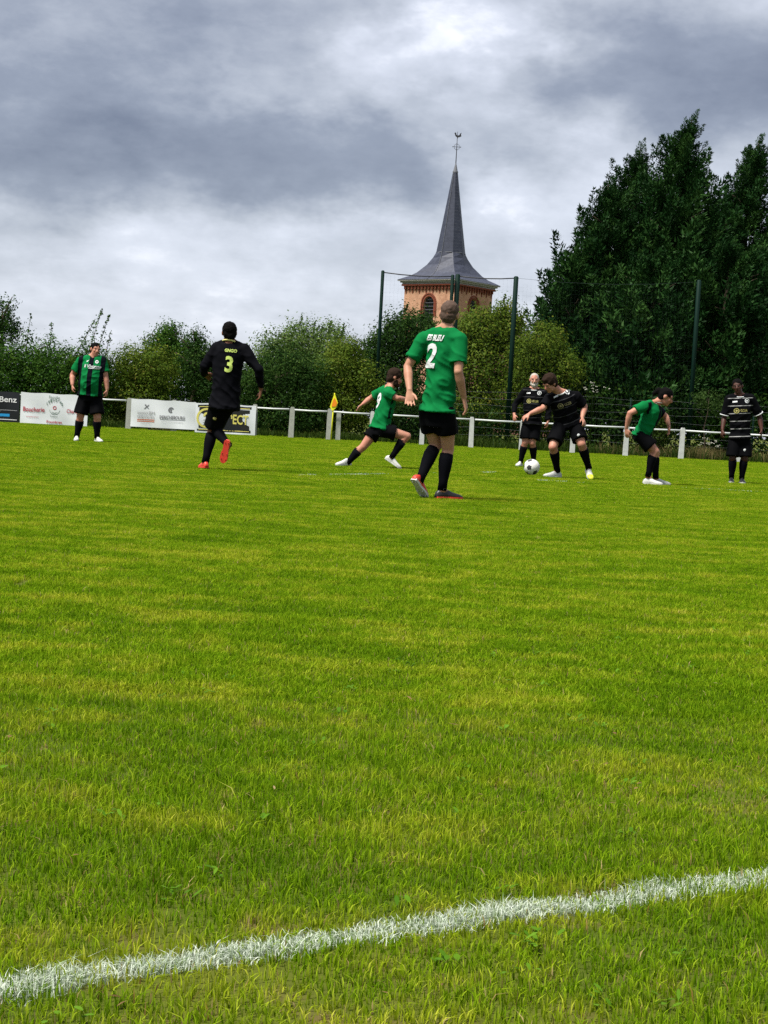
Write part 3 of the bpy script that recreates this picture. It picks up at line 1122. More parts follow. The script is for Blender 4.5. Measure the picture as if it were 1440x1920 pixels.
# weather vane
vb = TP(0, 0, zt + .9)
vane = empty('weather_vane', vb)
ax = Vector((1, 0, 0))
vm = MB().tube([vb - Vector((0, 0, .2)), vb + Vector((0, 0, 3.0))], [.05, .02], 6)
vm.build('mast', M_IRON, vane)
cm = MB()
cz = vb + Vector((0, 0, 1.55))
cm.box(cz, (.74, .035, .04))
cm.box(cz, (.035, .74, .04))
for sx_ in (-1, 1):
    cm.ball(cz + Vector((sx_ * .37, 0, 0)), .05, nu=6, nv=5)
    for s2 in (-1, 1):
        cm.tube([cz + Vector((sx_ * .24, 0, s2 * .02)), cz + Vector((sx_ * .22, 0, s2 * .18)), cz + Vector((sx_ * .09, 0, s2 * .24)), cz + Vector((sx_ * .02, 0, s2 * .32))], .018, 5)
cm.build('scroll_cross', M_IRON, vane)
cock = [(-.48, .02), (-.42, .30), (-.52, .46), (-.30, .36), (-.22, .16), (0, .10), (.16, .20), (.20, .40), (.28, .46), (.36, .42), (.46, .36), (.36, .32), (.34, .14),
        (.22, -.02), (.06, -.12), (.04, -.26), (-.04, -.26), (-.06, -.12), (-.26, -.08)]
MB().prism([(-x * .75, z * .8) for x, z in cock][::-1], vb + Vector((0.02, .02, 2.55)), Vector((1, 0, 0)), Vector((0, 0, 1)), .05).build('cockerel', M_IRON, vane)
tag(church, 'orange brick church tower with slate spire rising behind the trees', 'church tower')
tag(vane, 'black iron cockerel weather vane on the tip of the spire', 'weather vane')

# small house top glimpsed between the trees
hb = W(974, 608, 110)
hs = empty('distant_house', (hb.x, 110, 0))
M_HB = plain('dull_brick', (0.19, 0.10, 0.075), 0.9, 0.1, var=0.3, scale=4)
MB().box((hb.x, 112, (hb.z - 1.4) / 2), (7, 5, hb.z - 1.4)).build('wall', M_HB, hs)
rb = MB()
rz = hb.z - 1.4
rb.add([(hb.x - 3.8, 109.2, rz), (hb.x + 3.8, 109.2, rz), (hb.x + 3.8, 114.8, rz), (hb.x - 3.8, 114.8, rz), (hb.x - 3.8, 112, rz + 1.0), (hb.x + 3.8, 112, rz + 1.0)],
       [(0, 1, 5, 4), (2, 3, 4, 5), (0, 4, 3), (1, 2, 5), (0, 3, 2, 1)])
roof = rb.build('roof', M_SLATE, hs)
MB().box((hb.x, 111.5, hb.z - .35), (.55, .55, 1.25)).build('chimney', M_HB, roof)
for sx_ in (-.13, .13):
    MB().tube([(hb.x + sx_, 111.5, hb.z + .27), (hb.x + sx_, 111.5, hb.z + .55)], [.09, .075], 8).build('chimney_pot', M_RED, roof)
tag(hs, 'brick house top with chimney glimpsed between the trees right of the tower', 'house')
# ------------------------------------------------------------------ rail fence
FD = 43.4
M_CONC = plain('painted_concrete', (0.30, 0.31, 0.27), 0.85, 0.2, var=0.3, scale=14, bump=0.006)
M_WHITE = plain('white_paint', (0.46, 0.47, 0.45), 0.5, 0.4, var=0.3, scale=9)
M_RAIL = plain('white_rail_paint', (0.46, 0.48, 0.47), 0.4, 0.5, var=0.15, scale=3)
fx = lambda px: W(px, 800, FD).x
HP = 0.875
fence = empty('rail_fence', (fx(720), FD, 0))
post_px = [-115, -20, 70, 155, 240, 325, 402, 476, 546, 617, 697, 792, 885, 980, 1076, 1176, 1281, 1388, 1495, 1600]
for i, px in enumerate(post_px):
    x = fx(px)
    left = px < 650
    w_ = 0.155 if left else 0.135
    hp = HP * random.uniform(.985, 1.03)
    tilt = random.uniform(-.012, .012)
    p_ = MB()
    pr = [(-w_ / 2, 0), (w_ / 2, 0), (w_ / 2 * .86, hp * .96), (w_ / 2 * .5, hp * 1.02), (-w_ / 2 * .5, hp * 1.02), (-w_ / 2 * .86, hp * .96)]
    p_.prism([(a_ + b_ * tilt, b_) for a_, b_ in pr], (x, FD + .13, -.02), Vector((1, 0, 0)), Vector((0, 0, 1)), .14)
    p_.build('post', M_CONC if left else M_WHITE, fence)
# the doubled corner post
p_ = MB()
p_.prism([(-.07, 0), (.07, 0), (.06, .82), (-.06, .82)], (fx(634), FD + .22, -.02), Vector((1, 0, 0)), Vector((0, 0, 1)), .14)
p_.build('post', M_CONC, fence)
for a_, b_ in zip(post_px[:-1], post_px[1:]):
    x0, x1 = fx(a_), fx(b_)
    z0_, z1_ = HP - .075 + random.uniform(-.008, .008), HP - .075 + random.uniform(-.008, .008)
    MB().tube([(x0 + .075, FD - .0, z0_), ((x0 + x1) / 2, FD, (z0_ + z1_) / 2 - .008), (x1 - .075, FD, z1_)], .026, 8).build('rail', M_RAIL, fence, True)
tag(fence, 'white tubular rail on concrete posts along the far side of the pitch', 'fence')

# ------------------------------------------------------------------ banners
M_BW = plain('white_vinyl', (0.62, 0.64, 0.66), 0.45, 0.4, var=0.06, scale=2)
M_BK = plain('black_vinyl', (0.008, 0.009, 0.012), 0.4, 0.4, var=0.2, scale=3)
M_BK2 = plain('charcoal_vinyl', (0.014, 0.013, 0.012), 0.45, 0.4, var=0.2, scale=3)
M_INKR = plain('red_ink', (0.36, 0.05, 0.07), 0.6, 0.2, var=0.2)
M_INKG = plain('grey_ink', (0.14, 0.14, 0.15), 0.6, 0.2, var=0.2)
M_INKL = plain('light_grey_ink', (0.33, 0.33, 0.34), 0.6, 0.2, var=0.2)
M_INKGR = plain('green_grey_ink', (0.09, 0.15, 0.12), 0.6, 0.2, var=0.2)
M_INKO = plain('orange_ink', (0.55, 0.16, 0.08), 0.6, 0.2, var=0.2)
M_INKB = plain('blue_ink', (0.02, 0.26, 0.55), 0.6, 0.2, var=0.2)
M_INKW = plain('white_ink', (0.62, 0.62, 0.62), 0.6, 0.2, var=0.1)
M_INKY = plain('yellow_ink', (0.58, 0.52, 0.13), 0.6, 0.2, var=0.1)
BD = FD - .05


class Banner:
    """slightly rippled vinyl sheet tied to the rail; artwork is laid on its ripple"""
    def __init__(self, x0, x1, ztl, ztr, zbl, zbr, mat, seed, label, cat='banner'):
        self.x0, self.x1 = fx(x0), fx(x1)
        zz = lambda px, py: W(px, py, BD).z
        self.zt = (zz(x0, ztl), zz(x1, ztr))
        self.zb = (max(.02, zz(x0, zbl)), max(.02, zz(x1, zbr)))
        self.seed = seed
        self.root = empty('banner', ((self.x0 + self.x1) / 2, BD, 0))
        tag(self.root, label, cat, 'advertising banners on the rail fence')
        m_ = MB()
        nx, nz_ = 24, 8
        vs = []
        for j in range(nz_ + 1):
            for i in range(nx + 1):
                vs.append(self.at(i / nx, j / nz_))
        k = len(vs)
        vs += [v + Vector((0, .006, 0)) for v in vs]
        fs = []
        for j in range(nz_):
            for i in range(nx):
                a_ = j * (nx + 1) + i
                fs.append((a_, a_ + 1, a_ + nx + 2, a_ + nx + 1))
                fs.append((k + a_, k + a_ + nx + 1, k + a_ + nx + 2, k + a_ + 1))
        m_.add(vs, fs)
        m_.build('sheet', mat, self.root, True)

    def at(self, u, v, off=0.0):
        zt = self.zt[0] + (self.zt[1] - self.zt[0]) * u
        zb = self.zb[0] + (self.zb[1] - self.zb[0]) * u
        rip = .010 * math.sin(u * 17 + self.seed) * (1 - v * .7) + .012 * math.sin(u * 7 + v * 5 + self.seed * 2) * (1 - v * .6)
        sag = .008 * math.sin(u * math.pi * 5 + self.seed)
        return Vector((self.x0 + (self.x1 - self.x0) * u, BD - .015 + rip - off, zb + (zt - zb) * v + sag * v))

    def put(self, vs, fs, name, mat, off=.004):
        """artwork in (u,v) banner coordinates"""
        m_ = MB().add([self.at(u, v, off) for u, v in vs], fs)
        return m_.build(name, mat, self.root)

    def text(self, txt, u, v, hgt, mat, wmax=None, **kw):
        """hgt as fraction of banner height, wmax as fraction of its width"""
        vs, fs = text2d(txt, 1.0, **kw)
        Wm, Hm = self.x1 - self.x0, (self.zt[0] - self.zb[0])
        tw = max(p[0] for p in vs) - min(p[0] for p in vs)
        sx_ = hgt * Hm / Wm if wmax is None else wmax / tw
        return self.put([(u + p[0] * sx_, v + p[1] * hgt) for p in vs], fs, 'lettering', mat, .013)

    def rect(self, u0, u1, v0, v1, name, mat, off=.004):
        k = max(1, int((u1 - u0) * 24))
        vs = [(u0 + (u1 - u0) * i / k, v) for v in (v0, v1) for i in range(k + 1)]
        fs = [(i, i + 1, k + 2 + i, k + 1 + i) for i in range(k)]
        return self.put(vs, fs, name, mat, off)

    def ring(self, u, v, r0, r1, name, mat, off=.004, seg=24, sy=None, a0=0, a1=360):
        asp = (self.x1 - self.x0) / (self.zt[0] - self.zb[0])
        vs, fs = [], []
        for i in range(seg + 1):
            an = R(a0 + (a1 - a0) * i / seg)
            for r_ in (r0, r1):
                vs.append((u + math.cos(an) * r_ / asp, v + math.sin(an) * r_))
        fs = [(2 * i, 2 * i + 1, 2 * i + 3, 2 * i + 2) for i in range(seg)]
        return self.put(vs, fs, name, mat, off)


# 1 black, running out of the picture on the left
b = Banner(-92, 36, 729.5, 736, 789, 794, M_BK, 1, 'black banner with white lettering and blue bar at the left edge')
b.text('Mercedes-Benz', .545, .75, .19, M_INKW, .83, weight=.012)
b.text('SAGA', .60, .42, .17, M_INKW, .24, weight=.02)
b.rect(.60, .86, .18, .27, 'bar', M_INKB)
b.rect(.05, .97, .07, .095, 'stripe', M_INKW)
b.rect(.70, .97, .385, .40, 'stripe', M_INKL)
# 2 white butcher's banner
b = Banner(38, 164, 735, 742, 795.5, 802, M_BW, 2, 'white banner with red lettering behind the player in striped shirt')
b.text('Boucherie', .20, .46, .15, M_INKR, .32, weight=.02)
b.text('Charcuterie', .84, .46, .13, M_INKR, .30, weight=.015)
b.text('Famille', .50, .89, .09, M_INKGR, .16)
for i, ch in enumerate('Lelongez'):          # arched name
    an = R(152 - i * 17.7)
    b.text(ch, .51 + .125 * math.cos(an), .56 + .24 * math.sin(an), .09, M_INKGR, .022, weight=.02)
b.ring(.51, .545, .035, .062, 'emblem', M_INKR)
b.ring(.51, .50, .165, .178, 'emblem_ring', M_INKGR, seg=14, a0=190, a1=350)
b.put([(.46, .41), (.475, .41), (.56, .34), (.545, .34)], [(0, 1, 2, 3)], 'emblem_stroke', M_INKGR)
b.put([(.545, .41), (.56, .41), (.475, .34), (.46, .34)], [(0, 1, 2, 3)], 'emblem_stroke', M_INKGR, .007)
b.text('Traiteur', .50, .27, .07, M_INKGR, .12)
b.text('Volaille', .14, .22, .04, M_INKR, .11)
b.text('Gibier', .24, .22, .04, M_INKR, .08)
b.text('Fougères', .51, .07, .12, M_INKR, .23, weight=.02)
# 3 white services banner
b = Banner(245, 366, 747, 754, 799.5, 806, M_BW, 3, 'white banner with two grey company logos left of the running player')
b.put([(.205, .80), (.225, .82), (.285, .64), (.265, .66)], [(0, 1, 2, 3)], 'logo_stroke', M_INKG)
b.put([(.265, .80), (.285, .80), (.215, .66), (.195, .66)], [(0, 1, 2, 3)], 'logo_stroke', M_INKG, .007)
b.text('immo', .185, .52, .105, M_INKL, .16)
b.text('BM', .325, .52, .105, M_INKL, .09)
b.text('SERVICES', .235, .37, .10, M_INKL, .27)
b.rect(.10, .37, .255, .285, 'stripe', M_INKO)
b.rect(.10, .37, .195, .225, 'stripe', M_INKO)
b.text('nettoyage', .235, .13, .03, M_INKL, .16)
b.ring(.62, .66, .05, .105, 'logo_globe', M_INKG, a0=20, a1=300)
b.ring(.62, .66, .0, .035, 'logo_globe_core', M_INKG)
b.text('DERICHEBOURG', .645, .40, .12, M_INKG, .39, weight=.02)
b.rect(.46, .835, .305, .318, 'stripe', M_INKG)
b.text('environnement', .64, .25, .035, M_INKL, .34)
# 4 black RESPECT banner with a white border
b = Banner(366, 479, 755, 761, 811, 817, M_BW, 4, 'black and yellow banner with white border behind the running player')
b.rect(.035, .925, .06, .95, 'field', M_BK, .003)
b.rect(.06, .90, .16, .84, 'panel', M_BK2, .005)
b.rect(.06, .90, .875, .90, 'stripe', M_INKY, .006)
b.rect(.06, .90, .10, .125, 'stripe', M_INKY, .006)
b.ring(.185, .50, .27, .34, 'emblem_ring', M_INKY, .008)
b.ring(.185, .58, .04, .11, 'emblem', M_INKY, .008, a0=-20, a1=200)
b.ring(.15, .42, .03, .07, 'emblem', M_INKW, .008)
b.ring(.22, .40, .03, .07, 'emblem', M_INKW, .008)
b.text('RESPECT', .60, .50, .33, M_INKY, .56, weight=.02)
# strip lying under the white banner
st = empty('strip_board', W(302, 806, BD + .06) * 1.0)
st.location.z = 0
x0, x1 = fx(277), fx(326)
MB().box(((x0 + x1) / 2, BD + .10, .055), (x1 - x0, .02, .085)).build('board', M_BK2, st)
vs, fs = text2d('FOOTBALL', 1.0, weight=.02)
MB().add([((x0 + x1) / 2 + p[0] * .085, BD + .086, .055 + p[1] * .05) for p in vs], fs).build('lettering', M_INKY, st)
tag(st, 'small dark strip with yellow lettering under the white company banner', 'sign')

# ------------------------------------------------------------------ corner flag
M_FY = plain('flag_yellow', (0.72, 0.70, 0.02), 0.6, 0.3, var=0.06)
M_FO = plain('flag_orange', (0.75, 0.22, 0.01), 0.6, 0.3, var=0.06)
fb_ = G(620, 826)
fl = empty('corner_flag', fb_)
tp_ = W(627.5, 737, fb_.y)
MB().tube([fb_, fb_.lerp(tp_, .5), tp_], [.019, .018, .014], 8).build('pole', M_FY, fl, True)
k = fb_.y / F_PX
kite = [(0, 0), (7, -18), (4.5, -27), (-3, -34), (-7.5, -26), (-4, -13)]
fm = MB()
fm.prism([(x * k, z * k) for x, z in kite][::-1], tp_ + Vector((0, -.022, 0)), Vector((1, 0, 0)), Vector((0, 0, 1)), -.012)
cloth = fm.build('flag_cloth', M_FY, fl)
MB().prism([(x * k, z * k) for x, z in [(.5, -9), (5.8, -18), (3.6, -25), (-4.6, -25.5), (-2.4, -14)]][::-1], tp_ + Vector((0, -.036, 0)), Vector((1, 0, 0)), Vector((0, 0, 1)), -.004).build('orange_panel', M_FO, cloth)
tag(fl, 'yellow corner flag with orange centre on a thin yellow pole', 'corner flag')

# ------------------------------------------------------------------ ball-stop net
M_GREEN = plain('dark_green_steel', (0.002, 0.015, 0.010), 0.6, 0.12, var=0.15, scale=3)
M_NET = plain('net_cord', (0.03, 0.045, 0.04), 0.8, 0.1)
M_WIRE = plain('galvanised_wire', (0.09, 0.10, 0.10), 0.6, 0.3, 0.0)
ND = 50.0
net = empty('ball_stop_net', (W(850, 800, ND).x, ND, 0))
poles = [(718, 507, .055, 0), (849, 515, .055, 0), (858.5, 514, .080, .12), (968, 518, .078, 0), (1311, 525, .072, 0)]
tops = []
for px, py, r_, dy in poles:
    t_ = W(px, py, ND + dy)
    MB().tube([(t_.x, ND + dy, -.05), (t_.x, ND + dy, t_.z - .03), (t_.x, ND + dy, t_.z)], [r_, r_, r_ * .6], 10).build('pole', M_GREEN, net, True)
    tops.append(t_)
for i, j in ((0, 1), (2, 3), (3, 4)):
    a_, b_ = tops[i], tops[j]
    if j == 4:
        m_ = MB().tube([a_ + (b_ - a_) * t - Vector((0, 0, .06 + .35 * 4 * t * (1 - t) * .4)) for t in (0, .25, .5, .75, 1)], .004, 5)
    else:
        m_ = MB().tube([a_ + (b_ - a_) * t - Vector((0, 0, .06 + .05 * 4 * t * (1 - t))) for t in (0, .25, .5, .75, 1)], .020, 6)
    m_.build('cable', M_IRON if j != 4 else M_NET, net, True)
nm = MB()
xa, xb = tops[0].x, tops[4].x
zt_ = lambda x: np.interp(x, [tops[0].x, tops[3].x, tops[4].x], [tops[0].z, tops[3].z, tops[4].z]) - .12
x = xa
while x < xb:
    zt1 = zt_(x) - (.14 if x > tops[3].x else 0)
    nm.add([(x, ND + .03, .1), (x + .0014, ND + .03, .1), (x + .0014, ND + .03, zt1), (x, ND + .03, zt1)], [(0, 1, 2, 3)])
    x += .13
z = .2
while z < 5.2:
    nm.add([(xa, ND + .033, z), (xb, ND + .033, z), (xb, ND + .033, z + .0010), (xa, ND + .033, z + .0010)], [(0, 1, 2, 3)])
    z += .13
tag(nm.build('netting', M_NET, net), kind='stuff')
tag(net, 'tall dark green poles with cable and thin ball-stop netting', 'net')
# bracket arms seen on the left pole
# low wire fence behind the rail on the right
wf = empty('wire_fence', (W(1200, 800, 48.5).x, 48.5, 0))
WD = 48.5
wx = lambda px: W(px, 800, WD).x
for px in (838, 1002, 1180, 1412, 1560):
    hh_ = 1.62 if px == 1412 else 1.75
    MB().tube([(wx(px), WD, -.03), (wx(px), WD, hh_ - .02), (wx(px), WD, hh_)], [.03, .03, .015], 8).build('post', M_GREEN, wf, True)
for zz in (.12, .34, .56, .80, 1.04, 1.28, 1.50, 1.70):
    pts_ = [(wx(838) + (wx(1560) - wx(838)) * t, WD - .035, zz + .02 * math.sin(t * 31 + zz * 9)) for t in np.linspace(0, 1, 40)]
    MB().tube(pts_, .0022, 4).build('wire', M_WIRE, wf)
tag(wf, 'low green-posted wire fence behind the white rail on the right', 'fence')

# ------------------------------------------------------------------ undergrowth
LF_WEED = leaf_mat('weed_leaves', [(0.0, (0.0096, 0.0216, 0.0030)), (0.6, (0.0252, 0.0480, 0.0060)), (1.0, (0.0600, 0.0780, 0.0144))])  # weed and straw colours lowered to carry the deep shade under the conifers
LF_STRAW = leaf_mat('straw', [(0.0, (0.0600, 0.0510, 0.0180)), (1.0, (0.1800, 0.1440, 0.0600))])
rg = np.random.default_rng(77)
k = 15000
px = rg.uniform(-140, 1560, k)
dd = rg.uniform(44.0, 48.2, k)
xw = (px - 720) / F_PX * dd
hmax = np.where(px > 780, 0.34, 0.20) * (0.3 + 1.2 * vnoise(xw, dd, 0.9, 31))
V, F, A = blades(np.c_[xw, dd], hmax * rg.uniform(.4, 1.2, k), rg.uniform(.012, .03, k), rg, 0.0, .5)
tag(link('weeds', np_mesh('weeds', V, F, {'leaf': A}), LF_WEED), 'rough weeds and long grass growing along the foot of the fence', 'weeds', kind='stuff')
k = 900
px = np.r_[rg.normal(1312, 16, 500), rg.uniform(1110, 1440, 400)]
dd = rg.uniform(44.2, 46.5, k)
V, F, A = blades(np.c_[(px - 720) / F_PX * dd, dd], rg.uniform(.15, .48, k), rg.uniform(.010, .02, k), rg, 0.0, .5)
tag(link('dry_grass', np_mesh('dry_grass', V, F, {'leaf': A}), LF_STRAW), 'dry straw-coloured grass stalks by the fence on the right', 'grass', kind='stuff')
# dark understorey that closes the gaps below the tree crowns
P = np.c_[rg.uniform(-17, 20, 42000), rg.uniform(50.5, 53.0, 42000), np.zeros(42000)]
P[:, 2] = rg.uniform(0, 1, 42000) ** 1.1 * (1.15 + 1.5 * vnoise(P[:, 0], P[:, 1], .55, 41))
V, F, A = leaf_cloud(P, .13, rg, None, vnoise(P[:, 0], P[:, 2], 2.5, 42))
tag(link('undergrowth', np_mesh('undergrowth', V, F, {'leaf': A}), LF_DARK), 'dark tangled undergrowth below the trees behind the fence', 'undergrowth', kind='stuff')
LF_FERN = leaf_mat('bramble_leaves', [(0.0, (0.0120, 0.0300, 0.0060)), (1.0, (0.0450, 0.0840, 0.0180))])  # darkened like the weeds, conifer shade carried in the leaf colour
leafy('bramble_bush', 'light green low bramble beside the tall green pole on the right', 'bush', base_at(1335, 47.5),
      [lob(1325, 750, 47.5, 34, .5, 16), lob(1350, 765, 47.5, 26, .5, 12)], 900, .09, LF_FERN, 51, per=12, spread=.12, limbs=3, tr=.02)
leafy('bramble_bush', 'leafy bramble behind the bending player in green', 'bush', base_at(1240, 47),
      [lob(1238, 810, 47, 20, .4, 40), lob(1225, 780, 47, 16, .4, 24)], 1700, .09, LF_WEED, 52, per=12, spread=.12, limbs=3, tr=.02)
M_PETAL = plain('white_petals', (0.34, 0.33, 0.28), 0.7, 0.1)
for (px, py, cnt_, lab) in ((1332, 832, 16, 'white-flowered umbel weed below the rail on the right'),
                            (1112, 728, 13, 'pale pink-white blossom spray behind the dribbling player')):
    c_ = W(px, py, 47)
    rt = empty('flowering_weed', (c_.x, 47, 0))
    st_ = MB()
    pt = MB()
    for i in range(cnt_):
        e = c_ + Vector((rg.normal(0, .17), rg.normal(0, .12), rg.normal(0, .09)))
        st_.tube([Vector((c_.x + rg.normal(0, .02), 47, 0)), Vector((c_.x, 47, c_.z * .55)), e], [.006, .006, .003], 4)
        for q in range(3):
            pt.ball(e + Vector((rg.normal(0, .025), rg.normal(0, .02), rg.normal(0, .012))), (.022, .022, .010), nu=5, nv=4)
    st_.build('stem', LF_WEED, rt)
    tag(pt.build('blossom', M_PETAL, rt), kind='stuff')
    tag(rt, lab, 'weed')

# small weeds and litter in the near turf
LF_ROS = leaf_mat('rosette_leaves', [(0.0, (0.045, 0.12, 0.006)), (1.0, (0.12, 0.24, 0.015))])
LF_LIT = leaf_mat('dead_leaves', [(0.0, (0.10, 0.055, 0.02)), (0.7, (0.22, 0.14, 0.06)), (1.0, (0.38, 0.30, 0.17))])
rg = np.random.default_rng(91)


def flat_leaf(c, an, ln_, w_, rise):
    """pointed oval leaf as 6 triangles"""
    f_ = np.array([math.cos(an), math.sin(an), rise])
    s_ = np.array([-math.sin(an), math.cos(an), 0])
    sec = [(0, .12), (.3, .8), (.6, 1.0), (.85, .6)]
    V = []
    for t, q in sec:
        b_ = c + f_ * ln_ * t + np.array([0, 0, -.25 * ln_ * t * t])
        V += [b_ - s_ * w_ * q, b_ + s_ * w_ * q]
    V.append(c + f_ * ln_ + np.array([0, 0, -.25 * ln_]))
    return V, [(0, 1, 3), (0, 3, 2), (2, 3, 5), (2, 5, 4), (4, 5, 7), (4, 7, 6), (6, 7, 8)]


for (nm, mat_, cnt_, lab) in (('rosette_weeds', LF_ROS, 110, 'broad-leaved clover and plantain weeds scattered in the near grass'),
                              ('leaf_litter', LF_LIT, 60, 'brown dead leaves and clippings lying in the near grass')):
    VV, FF, AA = [], [], []
    for i in range(cnt_):
        yy_ = 1.5 + 4.0 * rg.uniform(0, 1) ** 1.3
        c0 = np.array([rg.uniform(-1, 1) * (.25 * yy_ + .4), yy_, .012])
        if abs(line_dist(c0[0], c0[1])) < .07:
            continue
        ks = rg.integers(5, 9) if nm == 'rosette_weeds' else rg.integers(1, 3)
        for q in range(ks):
            if nm == 'rosette_weeds':
                v_, f_ = flat_leaf(c0 + rg.normal(0, .012, 3) * [1, 1, .2], rg.uniform(0, 6.28), rg.uniform(.009, .018), rg.uniform(.0025, .0048), rg.uniform(.3, .9))
            else:
                v_, f_ = flat_leaf(c0 + np.array([rg.normal(0, .02), rg.normal(0, .02), rg.uniform(.004, .014)]), rg.uniform(0, 6.28), rg.uniform(.010, .022), rg.uniform(.0012, .0045), rg.uniform(-.1, .5))
            o_ = len(VV)
            VV += v_
            FF += [tuple(o_ + j for j in t) for t in f_]
            AA += [[rg.uniform(), rg.uniform(), 0]] * len(v_)
    AA = np.array(AA)
    tag(link(nm, np_mesh(nm, np.array(VV), np.array(FF), {'leaf': AA}), mat_), lab, 'weeds' if 'weed' in nm else 'leaf litter', kind='stuff')
# ------------------------------------------------------------------ players
def vec_noise(p, s):
    return mnoise.noise(Vector(p) * s)


def skin_mat(name, c, c2):
    m, h = new_mat(name)
    oc = h.node('ShaderNodeTexCoord').outputs['Object']
    nz = h.noise(oc, 9.0, 5, 0.6)
    col = h.mix(h.step(nz, 0.35, 0.7), (*c, 1), (*c2, 1))
    p = h.node('ShaderNodeBsdfPrincipled')
    h.put(p.inputs['Base Color'], col)
    p.inputs['Roughness'].default_value = 0.5
    p.inputs['Specular IOR Level'].default_value = 0.2
    return finish(m, h, p.outputs[0])


def cloth(name, kind, c, c2=None):
    """jersey fabrics; tc attribute carries torso coordinates (r across, g front, b up)"""
    m, h = new_mat(name)
    s = h.node('ShaderNodeSeparateColor')
    h.put(s.inputs[0], attr(h, 'tc'))
    lat = h.math('SUBTRACT', s.outputs[0], 0.5)
    fr = h.math('SUBTRACT', s.outputs[1], 0.5)
    up = s.outputs[2]
    oc = h.node('ShaderNodeTexCoord').outputs['Object']
    nz = h.noise(oc, 5.0, 4, 0.6)
    base = h.mix(nz, (*[x * .85 for x in c], 1), (*[x * 1.15 for x in c], 1))
    if kind == 'stripes':
        d = h.math('ABSOLUTE', h.math('SUBTRACT', h.math('FRACT', h.math('DIVIDE', h.math('ADD', lat, 1.1), 0.2)), 0.5))
        k = h.math('MULTIPLY', h.step(d, 0.225, 0.195), h.step(fr, 0.0, 0.015))
        k = h.math('MULTIPLY', k, h.step(h.math('ABSOLUTE', lat), 0.265, 0.25))
        base = h.mix(k, base, (*c2, 1))
    elif kind == 'hoops':
        d = h.math('ABSOLUTE', h.math('SUBTRACT', h.math('FRACT', h.math('DIVIDE', up, 0.115)), 0.5))
        k = h.math('MULTIPLY', h.step(d, 0.058, 0.030), h.step(h.math('ABSOLUTE', lat), 0.20, 0.17))
        k = h.math('MULTIPLY', k, h.step(fr, -0.02, 0.03))
        base = h.mix(h.math('MULTIPLY', k, 0.6), base, (*c2, 1))
    weave = h.noise(oc, 60.0, 2)
    return finish(m, h, principled(h, base, 0.85, 0.06, bump=weave, bdist=0.002))


SK_FAIR = skin_mat('fair_skin', (0.4032, 0.2160, 0.1392), (0.3456, 0.1584, 0.1008))
SK_RED = skin_mat('ruddy_skin', (0.4032, 0.1968, 0.1344), (0.3456, 0.1344, 0.0912))
SK_TAN = skin_mat('tan_skin', (0.1760, 0.0760, 0.0440), (0.1360, 0.0520, 0.0304))
SK_DARK = skin_mat('dark_skin', (0.0640, 0.0240, 0.0152), (0.0416, 0.0160, 0.0104))
CL_GREEN = cloth('green_jersey', 'stripes', (0.0016, 0.118, 0.030), (0.0015, 0.002, 0.005))
CL_BLACK = cloth('black_jersey', 'plain', (0.0016, 0.0017, 0.0032))
CL_HOOP = cloth('black_hooped_jersey', 'hoops', (0.0012, 0.0013, 0.0022), (0.48, 0.48, 0.47))
CL_HOOPF = cloth('black_faintly_hooped_jersey', 'hoops', (0.0012, 0.0013, 0.0022), (0.055, 0.055, 0.06))
CL_SHORT = cloth('black_shorts', 'plain', (0.0012, 0.0013, 0.002))
CL_SOCK = cloth('black_socks', 'plain', (0.0014, 0.0015, 0.003))
M_HAIR_BR = plain('brown_hair', (0.020, 0.011, 0.007), 0.8, 0.08, var=0.5, scale=40, bump=0.01)
M_HAIR_BK = plain('black_hair', (0.003, 0.0026, 0.0026), 0.8, 0.05, var=0.5, scale=40, bump=0.01)
M_HAIR_SH = plain('short_greying_hair', (0.075, 0.048, 0.036), 0.8, 0.15, var=0.35, scale=40, bump=0.004)
M_HAIR_GR = plain('grey_hair', (0.34, 0.31, 0.27), 0.8, 0.15, var=0.35, scale=40, bump=0.008)
M_EYE = plain('dark_eye', (0.02, 0.014, 0.012), 0.4, 0.4)
M_SH_W = plain('white_boot', (0.4675, 0.4675, 0.4420), 0.5, 0.4, var=0.12, scale=10)
M_SH_R = plain('red_boot', (0.5270, 0.0382, 0.0213), 0.45, 0.4, var=0.12, scale=10)
M_SH_B = plain('black_boot', (0.0085, 0.0085, 0.0102), 0.45, 0.4, var=0.2, scale=10)
M_SH_Y = plain('yellow_boot_toe', (0.5100, 0.5270, 0.0255), 0.5, 0.4, var=0.1)
M_NUM_W = plain('white_print', (0.5100, 0.5270, 0.5270), 0.6, 0.2, var=0.05)
M_NUM_Y = plain('lime_print', (0.4675, 0.5780, 0.1360), 0.6, 0.2, var=0.05)
M_NUM_YE = plain('yellow_print', (0.30, 0.275, 0.09), 0.6, 0.2, var=0.1)
M_NUM_DIM = plain('dull_yellow_print', (0.10, 0.095, 0.04), 0.6, 0.2, var=0.3)
M_COL_Y = plain('yellow_collar', (0.58, 0.55, 0.20), 0.7, 0.2)


